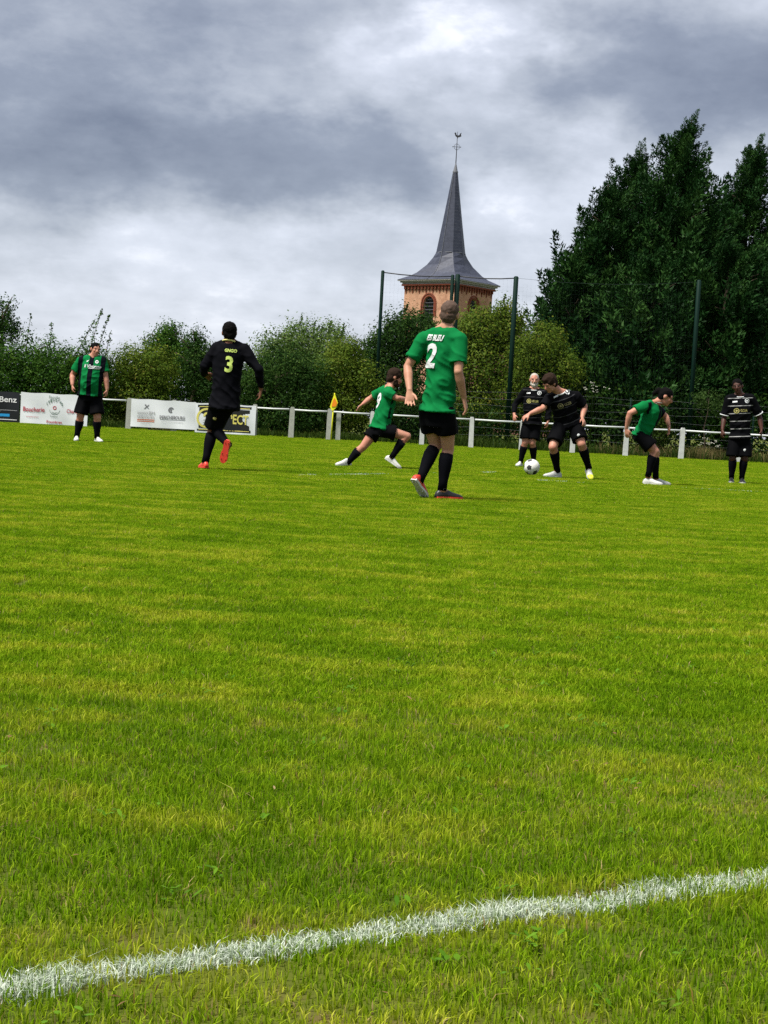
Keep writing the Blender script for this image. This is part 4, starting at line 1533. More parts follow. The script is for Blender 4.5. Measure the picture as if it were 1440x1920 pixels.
def hand(mb_, wr, tip, pn, curl, s, side):
    """palm with four fingers and a thumb; wr wrist, tip direction target, pn palm normal"""
    d = (tip - wr).normalized()
    pn = (pn - d * pn.dot(d)).normalized()
    ac = d.cross(pn) * side                                # towards the thumb
    p0, p1 = wr + d * .012 * s, wr + d * .092 * s
    mb_.tube([wr - d * .01 * s, p0 + d * .02 * s, p0 + d * .05 * s, p1], [.026 * s, .034 * s, .040 * s, .038 * s], 12, ac,
             ry=[.020 * s, .017 * s, .016 * s, .013 * s])
    lens = [.070, .080, .074, .058]
    for i in range(4):
        q = p1 - d * .006 * s + ac * (.033 - .0225 * i) * s
        dd_ = (d + ac * (.16 - .11 * i)).normalized()
        pts_, ang = [q - dd_ * .02 * s, q], 0
        for seg_ in range(3):
            ang += curl * (0.55 + .15 * seg_ + .06 * i)
            v = dd_ * math.cos(ang) + pn * math.sin(ang)
            q = q + v * lens[i] * s * (.42, .32, .26)[seg_]
            pts_.append(q)
        mb_.tube(pts_, [.0088 * s, .0090 * s, .0084 * s, .0078 * s, .0062 * s], 8)
    q = wr + d * .03 * s + ac * .026 * s
    v1 = (d * .65 + ac * .62 + pn * .35).normalized()
    v2 = (d * .85 + ac * .25 + pn * .45).normalized()
    mb_.tube([q, q + v1 * .036 * s, q + v1 * .036 * s + v2 * .030 * s, q + v1 * .036 * s + v2 * .054 * s], [.014 * s, .0125 * s, .011 * s, .008 * s], 8)


def shoe(root, ankle, fdir, s, mat, sole_mat, ground=True, toe_mat=None, updir=None, label=None):
    f = Vector(fdir).normalized()
    lat_ = Vector((0, 0, 1)).cross(f)
    if lat_.length < .25 and updir is not None:
        lat_ = Vector(updir).cross(f)
    lat_.normalize()
    u = f.cross(lat_)
    if updir is not None:
        u = (Vector(updir) - f * Vector(updir).dot(f)).normalized()
        lat_ = u.cross(f)
    o = Vector(ankle) - u * .078 * s - f * .055 * s
    # stations along the foot: distance from heel, half width, height
    st = [(-.012, .018, .040), (0.0, .030, .064), (.035, .034, .092), (.075, .034, .098), (.11, .037, .082), (.15, .043, .064),
          (.19, .046, .052), (.225, .042, .044), (.252, .030, .034), (.264, .014, .022)]
    seg = 14
    vs, fs = [], []
    for (x, w_, h_) in st:
        for j in range(seg):
            an = 2 * math.pi * j / seg
            cx_, sz = math.cos(an), math.sin(an)
            zz = h_ * (.5 + .5 * (abs(sz) ** .7) * (1 if sz > 0 else -1))
            zz = max(zz, .010)
            wd = w_ * (abs(cx_) ** .75) * (1 if cx_ > 0 else -1) * (1 if zz < .03 else 1 - .35 * (zz / .1))
            vs.append(o + f * x * s + lat_ * wd * s + u * zz * s)
    k = len(st)
    for i in range(k - 1):
        for j in range(seg):
            fs.append((i * seg + j, i * seg + (j + 1) % seg, (i + 1) * seg + (j + 1) % seg, (i + 1) * seg + j))
    fs += [tuple(range(seg - 1, -1, -1)), tuple(range((k - 1) * seg, k * seg))]
    # sole with studs
    sv = MB()
    outl = [(-.010, .016), (0.0, .031), (.05, .034), (.10, .033), (.15, .043), (.19, .047), (.225, .043), (.252, .031), (.266, .012)]
    poly = [(x, w_) for x, w_ in outl] + [(x, -w_) for x, w_ in outl[::-1]]
    sv.prism([(x * s, y * s) for x, y in poly], o + u * .0, f, lat_, .021 * s)
    for (x, y) in ((.02, .018), (.02, -.018), (.15, .028), (.15, -.028), (.215, .026), (.215, -.026)):
        c_ = o + f * x * s + lat_ * y * s
        sv.tube([c_ + u * .004, c_ - u * .010 * s], [.007 * s, .005 * s], 6)
    allz = [p.z for p in vs] + [p[2] for p in sv.v]
    dz = Vector((0, 0, -min(allz) + .001)) if ground else Vector((0, 0, max(0, .01 - min(allz))))
    vs = [p + dz for p in vs]
    sv.v = [tuple(Vector(p) + dz) for p in sv.v]
    b = MB().add(vs, fs).build('boot', mat, root, True)
    if label:
        b['label'] = label
    sv.build('sole', sole_mat, b)
    if toe_mat:
        t = MB()
        i0 = 6
        tv = [o + dz + (p - o - dz) * 1.03 for p in vs[i0 * seg:]]
        kk = k - i0
        t.add(tv, [(i * seg + j, i * seg + (j + 1) % seg, (i + 1) * seg + (j + 1) % seg, (i + 1) * seg + j) for i in range(kk - 1) for j in range(seg)] + [tuple(range((kk - 1) * seg, kk * seg))])
        t.build('toe_cap', toe_mat, b, True)
    return dz


def on_shirt(bvh, Cc, lat, front, up, vs2, fs, at, back, name, mat, parent, off=.007, sub=True):
    """lay flat print on the jersey; at = (across, up) from the chest centre"""
    bm = bmesh.new()
    bv = [bm.verts.new((x, y, 0)) for x, y in vs2]
    for f in fs:
        try:
            bm.faces.new([bv[i] for i in f])
        except ValueError:
            pass
    if sub:
        bmesh.ops.triangulate(bm, faces=bm.faces[:])
        for _ in range(2):
            long = [e for e in bm.edges if e.calc_length() > .035]
            if long:
                bmesh.ops.subdivide_edges(bm, edges=long, cuts=1)
                bmesh.ops.triangulate(bm, faces=bm.faces[:])
    sgn = -1 if back else 1
    ok = True
    for v in bm.verts:
        x, y = v.co.x + at[0] * sgn * -1 * -1, v.co.y
        # seen from outside, reading direction runs to the wearer's left on the front, right on the back
        across = (v.co.x) * (1 if not back else -1) + at[0]
        p = Cc + lat * across + up * (y + at[1]) + front * (.5 * sgn)
        hit = bvh.ray_cast(p, front * -sgn)
        if hit[0] is None:
            ok = False
            v.co = Cc + lat * across + up * (y + at[1]) + front * (.12 * sgn)
        else:
            v.co = hit[0] + front * (off * sgn)
    me = bpy.data.meshes.new(name)
    bm.to_mesh(me)
    bm.free()
    return link(name, me, mat, parent)


def disc2d(r0, r1, seg=20):
    vs, fs = [], []
    for i in range(seg):
        an = 2 * math.pi * i / seg
        vs += [(math.cos(an) * r0, math.sin(an) * r0), (math.cos(an) * r1, math.sin(an) * r1)]
    for i in range(seg):
        j = (i + 1) % seg
        fs.append((2 * i, 2 * i + 1, 2 * j + 1, 2 * j))
    return vs, fs


def person(label, dist, J, face, s=1.0, bulk=1.0, belly=0.0, skin=SK_FAIR, shirt=CL_GREEN, hair=('short', M_HAIR_BR), beard=None,
           sleeve=.62, hem=.10, shorts_len=.68, feet=None, sock_top=.82, collar=None, prints=(), curl=(.45, .45), palm=None, vox=.0125,
           long_sleeve=False, cuff=None, sock_mat=None, short_print=None):
    P = {k: W(v[0], v[1], dist + (v[2] if len(v) > 2 else 0)) for k, v in J.items()}
    root = empty('person', (P['hipL'].lerp(P['hipR'], .5).x, dist, 0))
    pel = P['hipL'].lerp(P['hipR'], .5)
    nk = P['neck']
    shc = P['shL'].lerp(P['shR'], .5)
    latS = (P['shL'] - P['shR']).normalized()
    latH = (P['hipL'] - P['hipR']).normalized()
    up = (nk - pel).normalized()
    latS = (latS - up * latS.dot(up)).normalized()
    latHp = (latH - up * latH.dot(up)).normalized()
    front = latS.cross(up).normalized()
    frH = latHp.cross(up).normalized()
    T = (nk - pel).length
    b = s * bulk
    tor = []         # torso stations: t, half width, half depth, front shift
    for t, rx, ry, fs_ in ((-.08, .110, .080, 0), (-.03, .132, .092, -.006), (.10, .138, .097, 0), (.28, .132, .096, .006 + belly * .5), (.45, .138, .100, .010 + belly * .35),
                           (.62, .152, .110, .012), (.78, .156, .104, .004), (.90, .122, .085, -.008), (.98, .078, .068, -.008)):
        w_ = min(1, max(0, t))
        la = (latHp * (1 - w_) + latS * w_).normalized()
        fr_ = (frH * (1 - w_) + front * w_).normalized()
        tor.append((pel + up * T * t + fr_ * fs_ * b, la, rx, ry + (belly * .6 if .05 < t < .55 else 0)))
    B = MB()
    B.tube([x[0] for x in tor], [x[2] * b for x in tor], 20, [x[1] for x in tor], ry=[x[3] * b for x in tor])
    # neck and head
    hd = P['head']
    fv = Vector(face).normalized()
    hu = (hd - nk)
    hu = (hu.normalized() + up * .2)
    hu = (hu - fv * hu.dot(fv)).normalized()
    hl = hu.cross(fv)
    hl = -hl if False else hl
    B.tube([nk - up * .03, nk.lerp(hd, .45), hd - hu * .03 * s], [.062 * s * min(bulk, 1.15), .056 * s * min(bulk, 1.15), .058 * s], 14)
    B.ball(hd + hu * .022 * s - fv * .008 * s, (.076 * s, .096 * s, .094 * s), hl, fv, hu, 20, 14)
    B.ball(hd - hu * .045 * s + fv * .022 * s, (.060 * s, .068 * s, .072 * s), hl, fv, hu, 16, 12)
    B.ball(hd - hu * .095 * s + fv * .062 * s, (.028 * s, .024 * s, .022 * s), hl, fv, hu, 10, 8)          # chin
    B.tube([hd + hu * .018 * s + fv * .080 * s, hd - hu * .012 * s + fv * .100 * s, hd - hu * .028 * s + fv * .108 * s, hd - hu * .036 * s + fv * .088 * s],
           [.010 * s, .013 * s, .018 * s, .014 * s], 8)                                                  # nose
    for sd in (-1, 1):
        B.ball(hd + hu * .030 * s + fv * .080 * s + hl * sd * .032 * s, (.028 * s, .012 * s, .010 * s), hl, fv, hu, 8, 6)      # brow
        B.ball(hd - hu * .022 * s + fv * .068 * s + hl * sd * .040 * s, (.022 * s, .018 * s, .018 * s), hl, fv, hu, 8, 6)      # cheek
        B.ball(hd - hu * .004 * s - fv * .006 * s + hl * sd * .081 * s, (.012 * s, .022 * s, .034 * s), hl, fv, hu, 8, 8)      # ear
    B.ball(hd - hu * .062 * s + fv * .084 * s, (.026 * s, .012 * s, .010 * s), hl, fv, hu, 8, 6)                             # lips
    # arms and hands
    for sd, c in (('L', 0), ('R', 1)):
        sh, e, w_, ha = P['sh' + sd], P['el' + sd], P['wr' + sd], P['ha' + sd]
        ab = s * (1 + (bulk - 1) * .6)
        B.tube([shc.lerp(sh, .35), sh], [.060 * b, .060 * ab], 12)
        B.ball(sh, .062 * ab)
        B.tube([nk.lerp(hd, .30), nk.lerp(sh, .55) + up * .012, sh], [.040 * b, .046 * b, .050 * ab], 10)
        B.tube([sh, sh.lerp(e, .35), sh.lerp(e, .75), e, e.lerp(w_, .3), e.lerp(w_, .7), w_],
               [.057 * ab, .053 * ab, .045 * ab, .040 * ab, .044 * ab, .034 * ab, .026 * ab], 12)
        B.ball(e, .041 * ab)
        bend = (sh - e).cross(w_ - e)
        pn = (palm or {}).get(sd)
        if pn is None:
            inn = (pel - ha)
            pn = inn - (ha - w_) * (inn.dot(ha - w_) / max(1e-6, (ha - w_).length_squared))
        else:
            pn = Vector(pn)
        hand(B, w_, ha, pn.normalized(), curl[c], s * 1.0, 1 if sd == 'R' else -1)
    # legs
    for sd in ('L', 'R'):
        hp, kn, an_ = P['hip' + sd], P['kn' + sd], P['an' + sd]
        lb = s * (1 + (bulk - 1) * .55)
        bk = ((hp + an_) * .5 - kn)
        shin = (an_ - kn).normalized()
        bk = bk - shin * bk.dot(shin)
        bk = bk.normalized() if bk.length > .02 else -frH
        B.ball(hp, .074 * lb)
        B.tube([hp, hp.lerp(kn, .3), hp.lerp(kn, .7), kn], [.074 * lb, .080 * lb, .068 * lb, .057 * lb], 14)
        B.ball(kn, .058 * lb)
        B.tube([kn, kn.lerp(an_, .28) + bk * .016 * s, kn.lerp(an_, .6) + bk * .008 * s, an_], [.055 * lb, .057 * lb, .044 * lb, .036 * lb], 12)
        B.ball(an_, .037 * lb)
        f_ = Vector(feet[sd][0]).normalized()
        B.tube([an_ - f_ * .03 * s - Vector((0, 0, .01)), an_ + f_ * .05 * s - Vector((0, 0, .02))], [.030 * s, .026 * s], 10)
    bm_ = remesh(B, vox * (.60 if dist < 15 else .90), 2)
    link('body', bm_, skin, root, True)
    # eyes
    for sd in (-1, 1):
        MB().ball(hd + hu * .010 * s + fv * .086 * s + hl * sd * .031 * s, (.012 * s, .008 * s, .006 * s), hl, fv, hu, 8, 6).build('eye', M_EYE, root, True)
    # hair
    kind, hm = hair
    H = MB()
    if kind in ('short', 'buzz', 'thick'):
        ex = {'short': .009, 'buzz': .003, 'thick': .018}[kind]
        H.ball(hd + hu * (.036 + ex * .5) * s - fv * .017 * s, ((.0775 + ex) * s, (.088 + ex) * s, (.083 + ex) * s), hl, fv, hu, 24, 16)
        H.ball(hd - hu * .015 * s - fv * .046 * s, ((.070 + ex) * s, (.052 + ex) * s, (.070 + ex) * s), hl, fv, hu, 20, 12)
        if kind == 'thick':
            H.ball(hd + hu * .095 * s + fv * .045 * s, (.060 * s, .040 * s, .026 * s), hl, fv, hu, 14, 8)
    elif kind == 'pony':
        H.ball(hd + hu * .038 * s - fv * .014 * s, (.086 * s, .100 * s, .090 * s), hl, fv, hu, 24, 16)
        H.ball(hd - hu * .010 * s - fv * .050 * s, (.080 * s, .058 * s, .080 * s), hl, fv, hu, 20, 12)
        H.ball(hd + hu * .030 * s - fv * .125 * s, (.042 * s, .050 * s, .045 * s), hl, fv, hu, 14, 10)
        H.tube([hd + hu * .02 * s - fv * .14 * s, hd - hu * .03 * s - fv * .165 * s, hd - hu * .08 * s - fv * .15 * s], [.034 * s, .028 * s, .010 * s], 10)
    hme = remesh(H, vox * .7, 2)
    displace(hme, lambda q: .005 * s * vec_noise(q, 45) + (.007 * s * vec_noise(q, 20) if kind != 'buzz' else 0))
    link('hair', hme, hm, root, True)
    if beard:
        bt_ = MB()
        full, bmat = beard
        bt_.ball(hd - hu * .092 * s + fv * .052 * s, (.052 * s, .050 * s, (.048 if full else .036) * s), hl, fv, hu, 16, 10)
        for sd in (-1, 1):
            bt_.ball(hd - hu * .065 * s + fv * .030 * s + hl * sd * .046 * s, (.024 * s, .040 * s, .050 * s), hl, fv, hu, 10, 8)
        bt_.ball(hd - hu * .048 * s + fv * .086 * s, (.034 * s, .014 * s, .010 * s), hl, fv, hu, 10, 6)
        bme = remesh(bt_, vox * .6, 2)
        displace(bme, lambda q: .006 * s * vec_noise(q, 50))
        link('beard', bme, bmat, root, True)
    # jersey
    Sh = MB()
    st = []
    for i, (c, la, rx, ry) in enumerate(tor):
        t = (-.08, -.03, .10, .28, .45, .62, .78, .90, .98)[i]
        if t < hem - .12:
            continue
        grow = .024 if t < .5 else (.018 if t < .85 else (.014 if t < .95 else .010))
        st.append((c, la, rx * b + grow * s, ry * b + grow * s))
    hb = pel - up * hem * T * 1.0
    c0, la0, rx0, ry0 = tor[1]
    st = [(hb, la0, .150 * max(b, s) + .036 * s, .119 * max(b, s) + belly * .3 + .042 * s)] + [x for x in st if (x[0] - hb).dot(up) > .05]
    Sh.tube([x[0] for x in st], [x[2] for x in st], 24, [x[1] for x in st], ry=[x[3] for x in st])
    ab = s * (1 + (bulk - 1) * .6)
    for sd in ('L', 'R'):
        sh, e, w_ = P['sh' + sd], P['el' + sd], P['wr' + sd]
        Sh.tube([shc.lerp(sh, .3) + up * .012, sh + up * .006], [.066 * b, .073 * ab], 14)
        Sh.ball(sh, .074 * ab)
        Sh.tube([nk - up * .01, nk.lerp(sh, .55) + up * .012, sh], [.050 * b, .056 * b, .060 * ab], 12)
        if long_sleeve:
            Sh.tube([sh, sh.lerp(e, .5), e, e.lerp(w_, .5), e.lerp(w_, .92)], [.073 * ab, .065 * ab, .056 * ab, .052 * ab, .040 * ab], 14)
            Sh.ball(e, .057 * ab)
        else:
            Sh.tube([sh, sh.lerp(e, sleeve * .6), sh.lerp(e, sleeve)], [.074 * ab, .072 * ab, .078 * ab], 16)
    sme = remesh(Sh, vox, 4)
    Cc = pel + up * T * .62
    def folds(co):                   # long soft creases and small crumple
        q = co - Cc
        l_, u_ = q.dot(latS), q.dot(up)
        w1 = mnoise.noise(Vector((l_ * 9 + u_ * 5, u_ * 4 - l_ * 3, dist)))
        w2 = mnoise.noise(Vector((l_ * 19 - u_ * 9, u_ * 13, q.dot(front) * 14 + dist)))
        w3 = 1 - abs(mnoise.noise(Vector((l_ * 6 - u_ * 11, u_ * 3 + l_ * 5, dist * 2 + q.dot(front) * 4))))
        low = max(0, min(1, (.15 - u_) / .35))
        return s * (w1 * (.005 + .014 * low) + w2 * .004 + (w3 ** 4 - .4) * (.007 + .010 * low))

    displace(sme, folds)
    ta = sme.attributes.new('tc', 'FLOAT_COLOR', 'POINT')
    arr = []
    for v in sme.vertices:
        q = v.co - Cc
        arr += [q.dot(latS) + .5, q.dot(front) + .5, q.dot(up) + 1.0, 1]
    ta.data.foreach_set('color', arr)
    bvh = BVHTree.FromPolygons([v.co.copy() for v in sme.vertices], [tuple(p.vertices) for p in sme.polygons])
    shirt_o = link('jersey', sme, shirt, root, True)
    for (what, at, back, mat, nm) in prints:
        vs2, fs2 = what
        on_shirt(bvh, Cc, latS, front, up, vs2, fs2, at, back, nm, mat, shirt_o)
    if collar:
        cc = nk + up * .004
        ring = []
        for i in range(20):
            an = 2 * math.pi * i / 20
            ring.append(cc + latS * math.cos(an) * .074 * b + front * (math.sin(an) * .072 * b) - up * (.020 * math.sin(an) * s))
        cm_ = MB()
        cm_.tube(ring + [ring[0]], .0095 * s, 8, cap=False)
        cm_.build('collar', collar, shirt_o, True)
    if cuff:
        for sd in ('L', 'R'):
            sh, e = P['sh' + sd], P['el' + sd]
            t0 = sh.lerp(e, sleeve - .03)
            d = (e - sh).normalized()
            MB().tube([t0, t0 + d * .014], [.0805 * ab, .081 * ab], 18).build('cuff', cuff, shirt_o, True)
    # shorts
    So = MB()
    wst = pel + up * .10 * T
    So.tube([wst - up * .03 * T, pel + up * .02 * T, pel - up * .09 * T, pel - up * .17 * T], [.136 * b, .146 * b, .154 * b, .146 * b], 20, latHp, ry=[.102 * b + belly * .3, .108 * b + belly * .3, .113 * b, .105 * b])
    for sd in ('L', 'R'):
        hp, kn = P['hip' + sd], P['kn' + sd]
        lb = s * (1 + (bulk - 1) * .55)
        So.ball(hp, .090 * lb)
        So.tube([hp, hp.lerp(kn, shorts_len * .55), hp.lerp(kn, shorts_len)], [.090 * lb, .104 * lb, .112 * lb], 18)
    some = remesh(So, vox, 4)
    displace(some, lambda q: s * .012 * mnoise.noise(Vector((q.x * 13, q.y * 13, q.z * 5 + dist))))
    so_ = link('shorts', some, CL_SHORT, root, True)
    if short_print:
        c_, r_ = P[short_print[0]].lerp(P['kn' + short_print[0][-1]], .58), .022
        sb = BVHTree.FromPolygons([v.co + Vector(root.location) for v in some.vertices], [tuple(p.vertices) for p in some.polygons])
        dvec = (CAMP - c_).normalized()
        hit = sb.ray_cast(c_ + dvec * .5, -dvec)
        if hit[0] is not None:
            MB().ball(hit[0], (r_, .006, r_), nu=10, nv=6).build('badge', short_print[1], so_, True)
    # socks and boots
    for sd in ('L', 'R'):
        kn, an_ = P['kn' + sd], P['an' + sd]
        hp = P['hip' + sd]
        lb = s * (1 + (bulk - 1) * .55)
        shin = (an_ - kn).normalized()
        bk = ((hp + an_) * .5 - kn)
        bk = bk - shin * bk.dot(shin)
        bk = bk.normalized() if bk.length > .02 else -frH
        ts = [1 - sock_top, .28, .45, .6, .8, 1.03]
        rr = [.062, .0655, .061, .052, .043, .043]
        sh_ = [.012, .016, .012, .008, .002, 0]
        sk = MB().tube([kn.lerp(an_, t) + bk * f_ * s for t, f_ in zip(ts, sh_)], [r_ * lb for r_ in rr], 16)
        sk.build('sock', sock_mat or CL_SOCK, root, True)
        fd_, mat, sole_m, ground_ = feet[sd][:4]
        tm = feet[sd][4] if len(feet[sd]) > 4 else None
        ud = feet[sd][5] if len(feet[sd]) > 5 else None
        shoe(root, an_, fd_, s, mat, sole_m, ground_, tm, ud)
    tag(root, label, 'person', 'football players on the pitch')
    return P


T2 = lambda t_, h_, **kw: text2d(t_, h_, **kw)


def squash(vf, kx):
    return [(x * kx, y) for x, y in vf[0]], vf[1]


def black_kit(txt='GCER', ink=None):
    """chest prints of the hooped black jersey"""
    M_NUM_YE = ink or globals()['M_NUM_YE']
    return [(disc2d(.028, .039), (-.075, .02), False, M_NUM_YE, 'sponsor_ring'), (disc2d(.0, .016), (-.075, .02), False, M_NUM_YE, 'sponsor_mark'),
            (squash(T2(txt, .038, weight=.02), .8), (.035, .02), False, M_NUM_YE, 'sponsor_lettering'),
            (disc2d(.024, .036), (.095, .165), False, M_NUM_W, 'crest'), (disc2d(.0, .012), (.095, .165), False, M_NUM_W, 'crest_core'),
            (([(-.034, -.011), (.034, -.007), (.036, .014), (-.030, .010)], [(0, 1, 2, 3)]), (-.09, .155), False, M_NUM_W, 'maker_mark')]


green_front = [(squash(T2('il Vivonne', .058, weight=.03, shear=.2), .95), (.03, .10), False, M_NUM_W, 'sponsor_lettering'),
               (([(-.10, -.006), (.10, -.006), (.10, .006), (-.10, .006)], [(0, 1, 2, 3)]), (.06, .062), False, M_NUM_W, 'sponsor_stripe'),
               (([(-.034, .012), (-.010, -.012), (.034, .016), (.0, -.028)], [(0, 1, 2, 3)]), (-.075, .195), False, M_NUM_W, 'maker_mark'),
               (disc2d(.012, .030), (.095, .185), False, M_NUM_W, 'crest')]

# 1 heavy player standing on the left
person('heavy player in green and black striped jersey standing at the left before the banners', 27.3,
       dict(head=(178.5, 656), neck=(174.5, 671), shR=(152.5, 677), shL=(192, 677), elR=(136, 703, .03), wrR=(136, 722.5, -.08), haR=(136, 732, -.10),
            elL=(198, 706, -.02), wrL=(201, 731, -.06), haL=(199, 744, -.08), hipR=(159, 741), hipL=(180, 741), knR=(150.5, 782, -.03), anR=(144, 818.5), knL=(182.5, 783, -.06), anL=(182, 820, -.02)),
       face=(.55, -.83, -.02), s=1.0, bulk=1.34, belly=.05, skin=SK_RED, hair=('short', M_HAIR_BK), sleeve=.72, hem=.02, shorts_len=.86,
       feet=dict(L=((.55, -.8, 0), M_SH_W, M_SH_W, True), R=((.15, -1, 0), M_SH_W, M_SH_W, True)), prints=green_front, curl=(.55, .75))
# 2 number three, running away
person('running player in long-sleeved black jersey with lime number three, seen from behind', 17.6,
       dict(head=(430, 624), neck=(430, 642), shL=(407, 653, .04), shR=(458, 656, 0), elL=(383, 687, .02), wrL=(382, 702.5, .19), haL=(393, 706, .27),
            elR=(485, 694, -.06), wrR=(489.5, 730, .02), haR=(487, 746, .03), hipL=(410, 750, 0), hipR=(432, 752, -.02),
            knL=(397.5, 809, .16), anL=(385, 866, .04), knR=(398, 803, .20), anR=(428, 834, -.10)),
       face=(-.22, .97, .05), s=.98, bulk=1.06, skin=SK_TAN, shirt=CL_BLACK, hair=('short', M_HAIR_BK), hem=.16, shorts_len=.84, long_sleeve=True,
       feet=dict(L=((-.35, .9, -.05), M_SH_R, M_SH_R, True), R=((-.18, .15, -1), M_SH_R, M_SH_R, False, None, (.2, .95, .1))),
       prints=[(squash(T2('3', .185, weight=.03), .85), (-.045, .0), True, M_NUM_Y, 'number'), (squash(T2('GNGO', .038, weight=.04), .9), (-.05, .155), True, M_NUM_Y, 'name_lettering')],
       collar=M_COL_Y, curl=(.7, .6), sock_top=.9, short_print=('hipL', M_NUM_YE))
# 3 green sprinter
person('sprinting player in green jersey leaning right, arms spread, behind number two', 21.5,
       dict(head=(740, 708.5, .06), neck=(729.5, 726, .04), shR=(730, 739, -.14), shL=(713, 736, .16), elR=(745, 747, -.16), wrR=(763, 749, -.02), haR=(778, 744, .06),
            elL=(693, 748, .22), wrL=(680, 758, .12), haL=(671, 765, .08), hipR=(717, 806, -.08), hipL=(707, 804, .08),
            knL=(681, 838, .02), anL=(651, 868.5, 0), knR=(763.5, 818, -.06), anR=(734, 858, -.08)),
       face=(.96, .10, -.26), s=.98, skin=SK_RED, hair=('thick', M_HAIR_BR), beard=(False, M_HAIR_BR), hem=.0, shorts_len=.52, sleeve=.60,
       feet=dict(L=((-.75, -.65, -.05), M_SH_W, M_SH_W, True), R=((.84, -.1, -.5), M_SH_W, M_SH_W, True)),
       prints=[(squash(T2('9', .25, weight=.03), .8), (.0, .0), True, M_NUM_W, 'number')], curl=(.35, .4), sock_top=.72)
# 4 number two, nearest
person('nearest player in green jersey with white number two, seen from behind', 13.7,
       dict(head=(842.5, 589.5, .02), neck=(836, 616.5), shL=(793.5, 637, .07), shR=(862.5, 638, -.08), elL=(764.5, 688, .04), wrL=(768, 733, -.10), haL=(768.5, 757, -.14),
            elR=(859.5, 697, -.16), wrR=(870, 748, -.08), haR=(876.5, 776, -.06), hipL=(804, 775, .05), hipR=(836, 775, -.05),
            knL=(817.5, 836, .12), anL=(786, 902, -.08), knR=(840, 843, .05), anR=(829, 918, 0)),
       face=(.22, .97, .0), s=1.0, bulk=.93, skin=SK_FAIR, hair=('buzz', M_HAIR_SH), hem=-.01, shorts_len=.55, sleeve=.74, sock_top=.88,
       feet=dict(L=((.45, .62, -.62), M_SH_R, M_SH_W, True), R=((.88, .42, 0), M_SH_B, M_SH_R, True)),
       prints=[(squash(T2('2', .22, weight=.03, shear=.16), .85), (.085, .035), True, M_NUM_W, 'number'),
               (squash(T2('ES BLEU', .056, weight=.05, shear=.35), .66), (.05, .195), True, M_NUM_W, 'name_lettering')],
       curl=(.35, .5), palm=dict(L=(0, -1, .15)), vox=.011)
# 5 bearded
person('bearded grey-haired player in black hooped jersey standing behind the ball', 26.3,
       dict(head=(1002, 712.5), neck=(1001, 730.5), shR=(984, 735.5), shL=(1019, 738, -.02), elR=(966, 759, .02), wrR=(964, 777, -.14), haR=(964, 786.5, -.2),
            elL=(1028, 768, 0), wrL=(1027.5, 790, -.08), haL=(1025, 804, -.1), hipR=(988.5, 794), hipL=(1006, 794.5),
            knR=(984.5, 830, -.06), anR=(976, 866.5, 0), knL=(998, 831, -.06), anL=(1001, 867.5, .06)),
       face=(-.05, -1, -.05), s=.95, bulk=1.08, belly=.02, skin=SK_RED, shirt=CL_HOOPF, hair=('buzz', M_HAIR_GR), beard=(True, M_HAIR_GR), hem=.02, shorts_len=.82,
       long_sleeve=True, feet=dict(L=((.2, -1, 0), M_SH_W, M_SH_W, True), R=((-.35, -.9, 0), M_SH_W, M_SH_W, True)), prints=black_kit(), collar=M_NUM_W, curl=(.7, .6))
# 6 dribbler
person('stooping player in black jersey dribbling the ball, head bowed to the left', 21.4,
       dict(head=(1031, 719, -.16), neck=(1049, 735.5, -.04), shR=(1030.5, 747, -.06), shL=(1080, 744, .02), elR=(1017.5, 766, -.16), wrR=(993, 776, -.22), haR=(980.5, 784, -.24),
            elL=(1096.5, 762, .08), wrL=(1091.5, 783, -.06), haL=(1096, 793, -.12), hipR=(1052, 793, .06), hipL=(1077, 793, .08),
            knR=(1036.5, 838.5, -.16), anR=(1045, 883, .02), knL=(1090.5, 833, -.10), anL=(1104, 877.5, .04)),
       face=(-.66, -.50, -.58), s=1.0, bulk=1.10, skin=SK_RED, shirt=CL_HOOPF, hair=('thick', M_HAIR_BR), hem=.06, shorts_len=.82, sleeve=.80, sock_top=.80,
       feet=dict(L=((.12, -.86, -.42), M_SH_W, M_SH_W, True, M_SH_Y), R=((-.92, -.35, 0), M_SH_W, M_SH_W, True)), prints=black_kit(ink=M_NUM_DIM), collar=M_NUM_W, curl=(.6, .55),
       short_print=('hipL', M_NUM_W))
# 7 bending green
person('player with tied dark hair in green jersey bending forward to the right', 20.6,
       dict(head=(1248, 744, -.02), neck=(1229, 755.5, 0), shR=(1207, 762, -.18), shL=(1232, 769, .18), elR=(1181, 775, -.24), wrR=(1174.5, 803, -.20), haR=(1176, 818, -.20),
            elL=(1248.5, 781, .22), wrL=(1254, 797.5, .14), haL=(1254.5, 809, .12), hipR=(1203, 819, -.09), hipL=(1203, 818, .10),
            knR=(1228.5, 846, -.11), anR=(1215, 893, -.10), knL=(1230, 848, .12), anL=(1229.5, 896.5, .08)),
       face=(.90, -.15, -.40), s=.97, skin=SK_RED, hair=('pony', M_HAIR_BK), hem=.05, shorts_len=.68, sleeve=.60, sock_top=.80,
       feet=dict(L=((1, -.12, 0), M_SH_W, M_SH_W, True), R=((.95, -.3, 0), M_SH_W, M_SH_W, True)), prints=green_front[-2:], curl=(.4, .45))
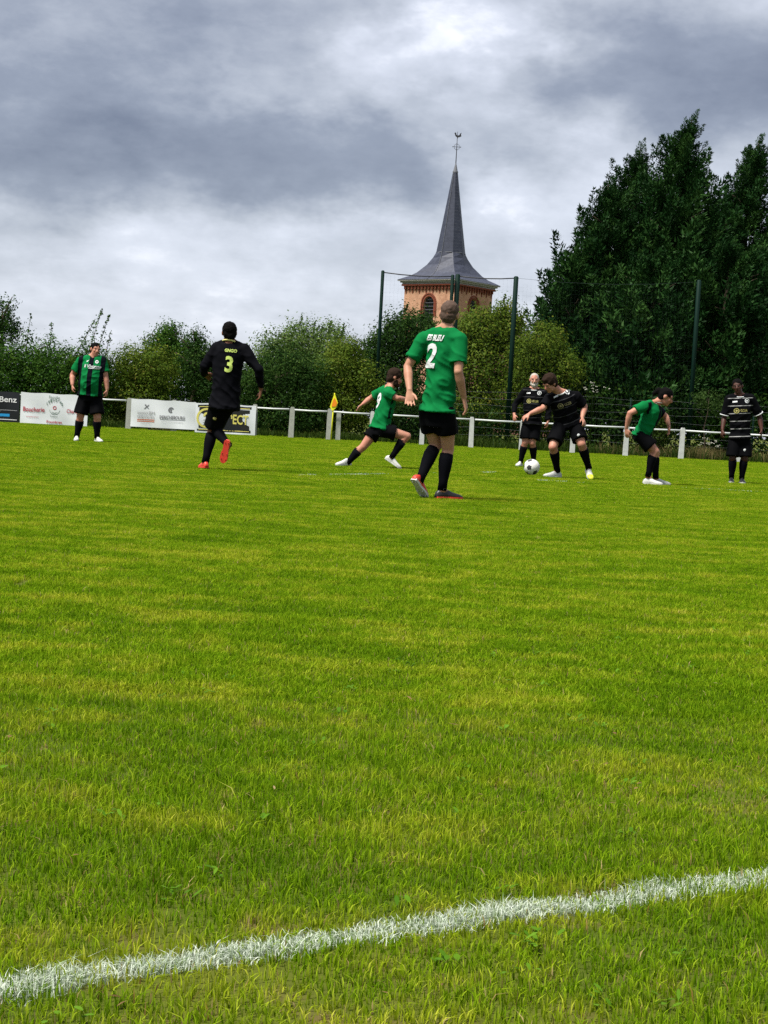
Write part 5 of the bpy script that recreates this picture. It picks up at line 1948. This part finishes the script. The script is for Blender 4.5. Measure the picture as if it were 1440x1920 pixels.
# 8 right standing
person('player in black hooped jersey with white collar standing at the right edge', 23.3,
       dict(head=(1383, 725), neck=(1386.5, 743), shR=(1367, 749), shL=(1408, 748), elR=(1358, 783, .04), wrR=(1354.5, 806, -.06), haR=(1353, 818, -.09),
            elL=(1424, 781, .04), wrL=(1428, 806, -.05), haL=(1427, 819, -.08), hipR=(1378.5, 820), hipL=(1397, 820.5),
            knR=(1373.5, 860, -.04), anR=(1371.5, 896.5), knL=(1396, 861, -.04), anL=(1390.5, 898)),
       face=(-.35, -.93, .0), s=.93, bulk=1.06, skin=SK_DARK, shirt=CL_HOOP, hair=('short', M_HAIR_BK), hem=.03, shorts_len=.90, sleeve=.86, sock_top=.95,
       feet=dict(L=((-.05, -1, 0), M_SH_B, M_SH_W, True), R=((-.2, -1, 0), M_SH_B, M_SH_W, True)), prints=black_kit(), collar=M_NUM_W, cuff=M_NUM_W, curl=(.6, .6),
       short_print=('hipL', M_NUM_W))

# ------------------------------------------------------------------ ball
M_BALLW = plain('ball_white', (0.62, 0.62, 0.59), 0.4, 0.4, var=0.06, scale=20)
M_BALLB = plain('ball_dark', (0.035, 0.035, 0.04), 0.4, 0.4, var=0.2, scale=20)
bc = G(996, 892.5)
BR = .113
bc = Vector((bc.x, bc.y, BR + .012))
bmx = bmesh.new()
bmesh.ops.create_icosphere(bmx, subdivisions=5, radius=1)
phi = (1 + 5 ** .5) / 2
ico = [Vector(v).normalized() for v in [(0, a, b * phi) for a in (-1, 1) for b in (-1, 1)] + [(a, b * phi, 0) for a in (-1, 1) for b in (-1, 1)] + [(b * phi, 0, a) for a in (-1, 1) for b in (-1, 1)]]
dod = []
for i in range(12):
    for j in range(i):
        for k in range(j):
            if all(abs((ico[a] - ico[b]).length - 1.0515) < .02 for a, b in ((i, j), (j, k), (i, k))):
                dod.append((ico[i] + ico[j] + ico[k]).normalized())
cells = [(v, 1.0, 'p') for v in ico] + [(v, 1.0, 'h') for v in dod]
spin = Matrix.Rotation(R(24), 3, 'X') @ Matrix.Rotation(R(38), 3, 'Y')
for v in bmx.verts:
    d = v.co.normalized()
    sc = sorted([(d.dot(c[0]) - (0.0 if c[2] == 'h' else .018), c) for c in cells], key=lambda t: -t[0])[:2]
    groove = max(0, 1 - (sc[0][0] - sc[1][0]) / .02)
    v.co = spin @ d * (BR * (1 - .022 * groove ** 2)) + bc
for f in bmx.faces:
    d = (spin.transposed() @ (f.calc_center_median() - bc)).normalized()
    best = max(cells, key=lambda c: d.dot(c[0]) - (0.0 if c[2] == 'h' else .018))
    f.material_index = 1 if best[2] == 'p' and ico.index(best[0]) % 2 == 0 else 0
    f.smooth = True
me = bpy.data.meshes.new('football')
bmx.to_mesh(me)
bmx.free()
ballroot = empty('football', (bc.x, bc.y, 0))
link('ball_shell', me, [M_BALLW, M_BALLB], ballroot)
tag(ballroot, 'white football with dark panels at the feet of the stooping player', 'ball')
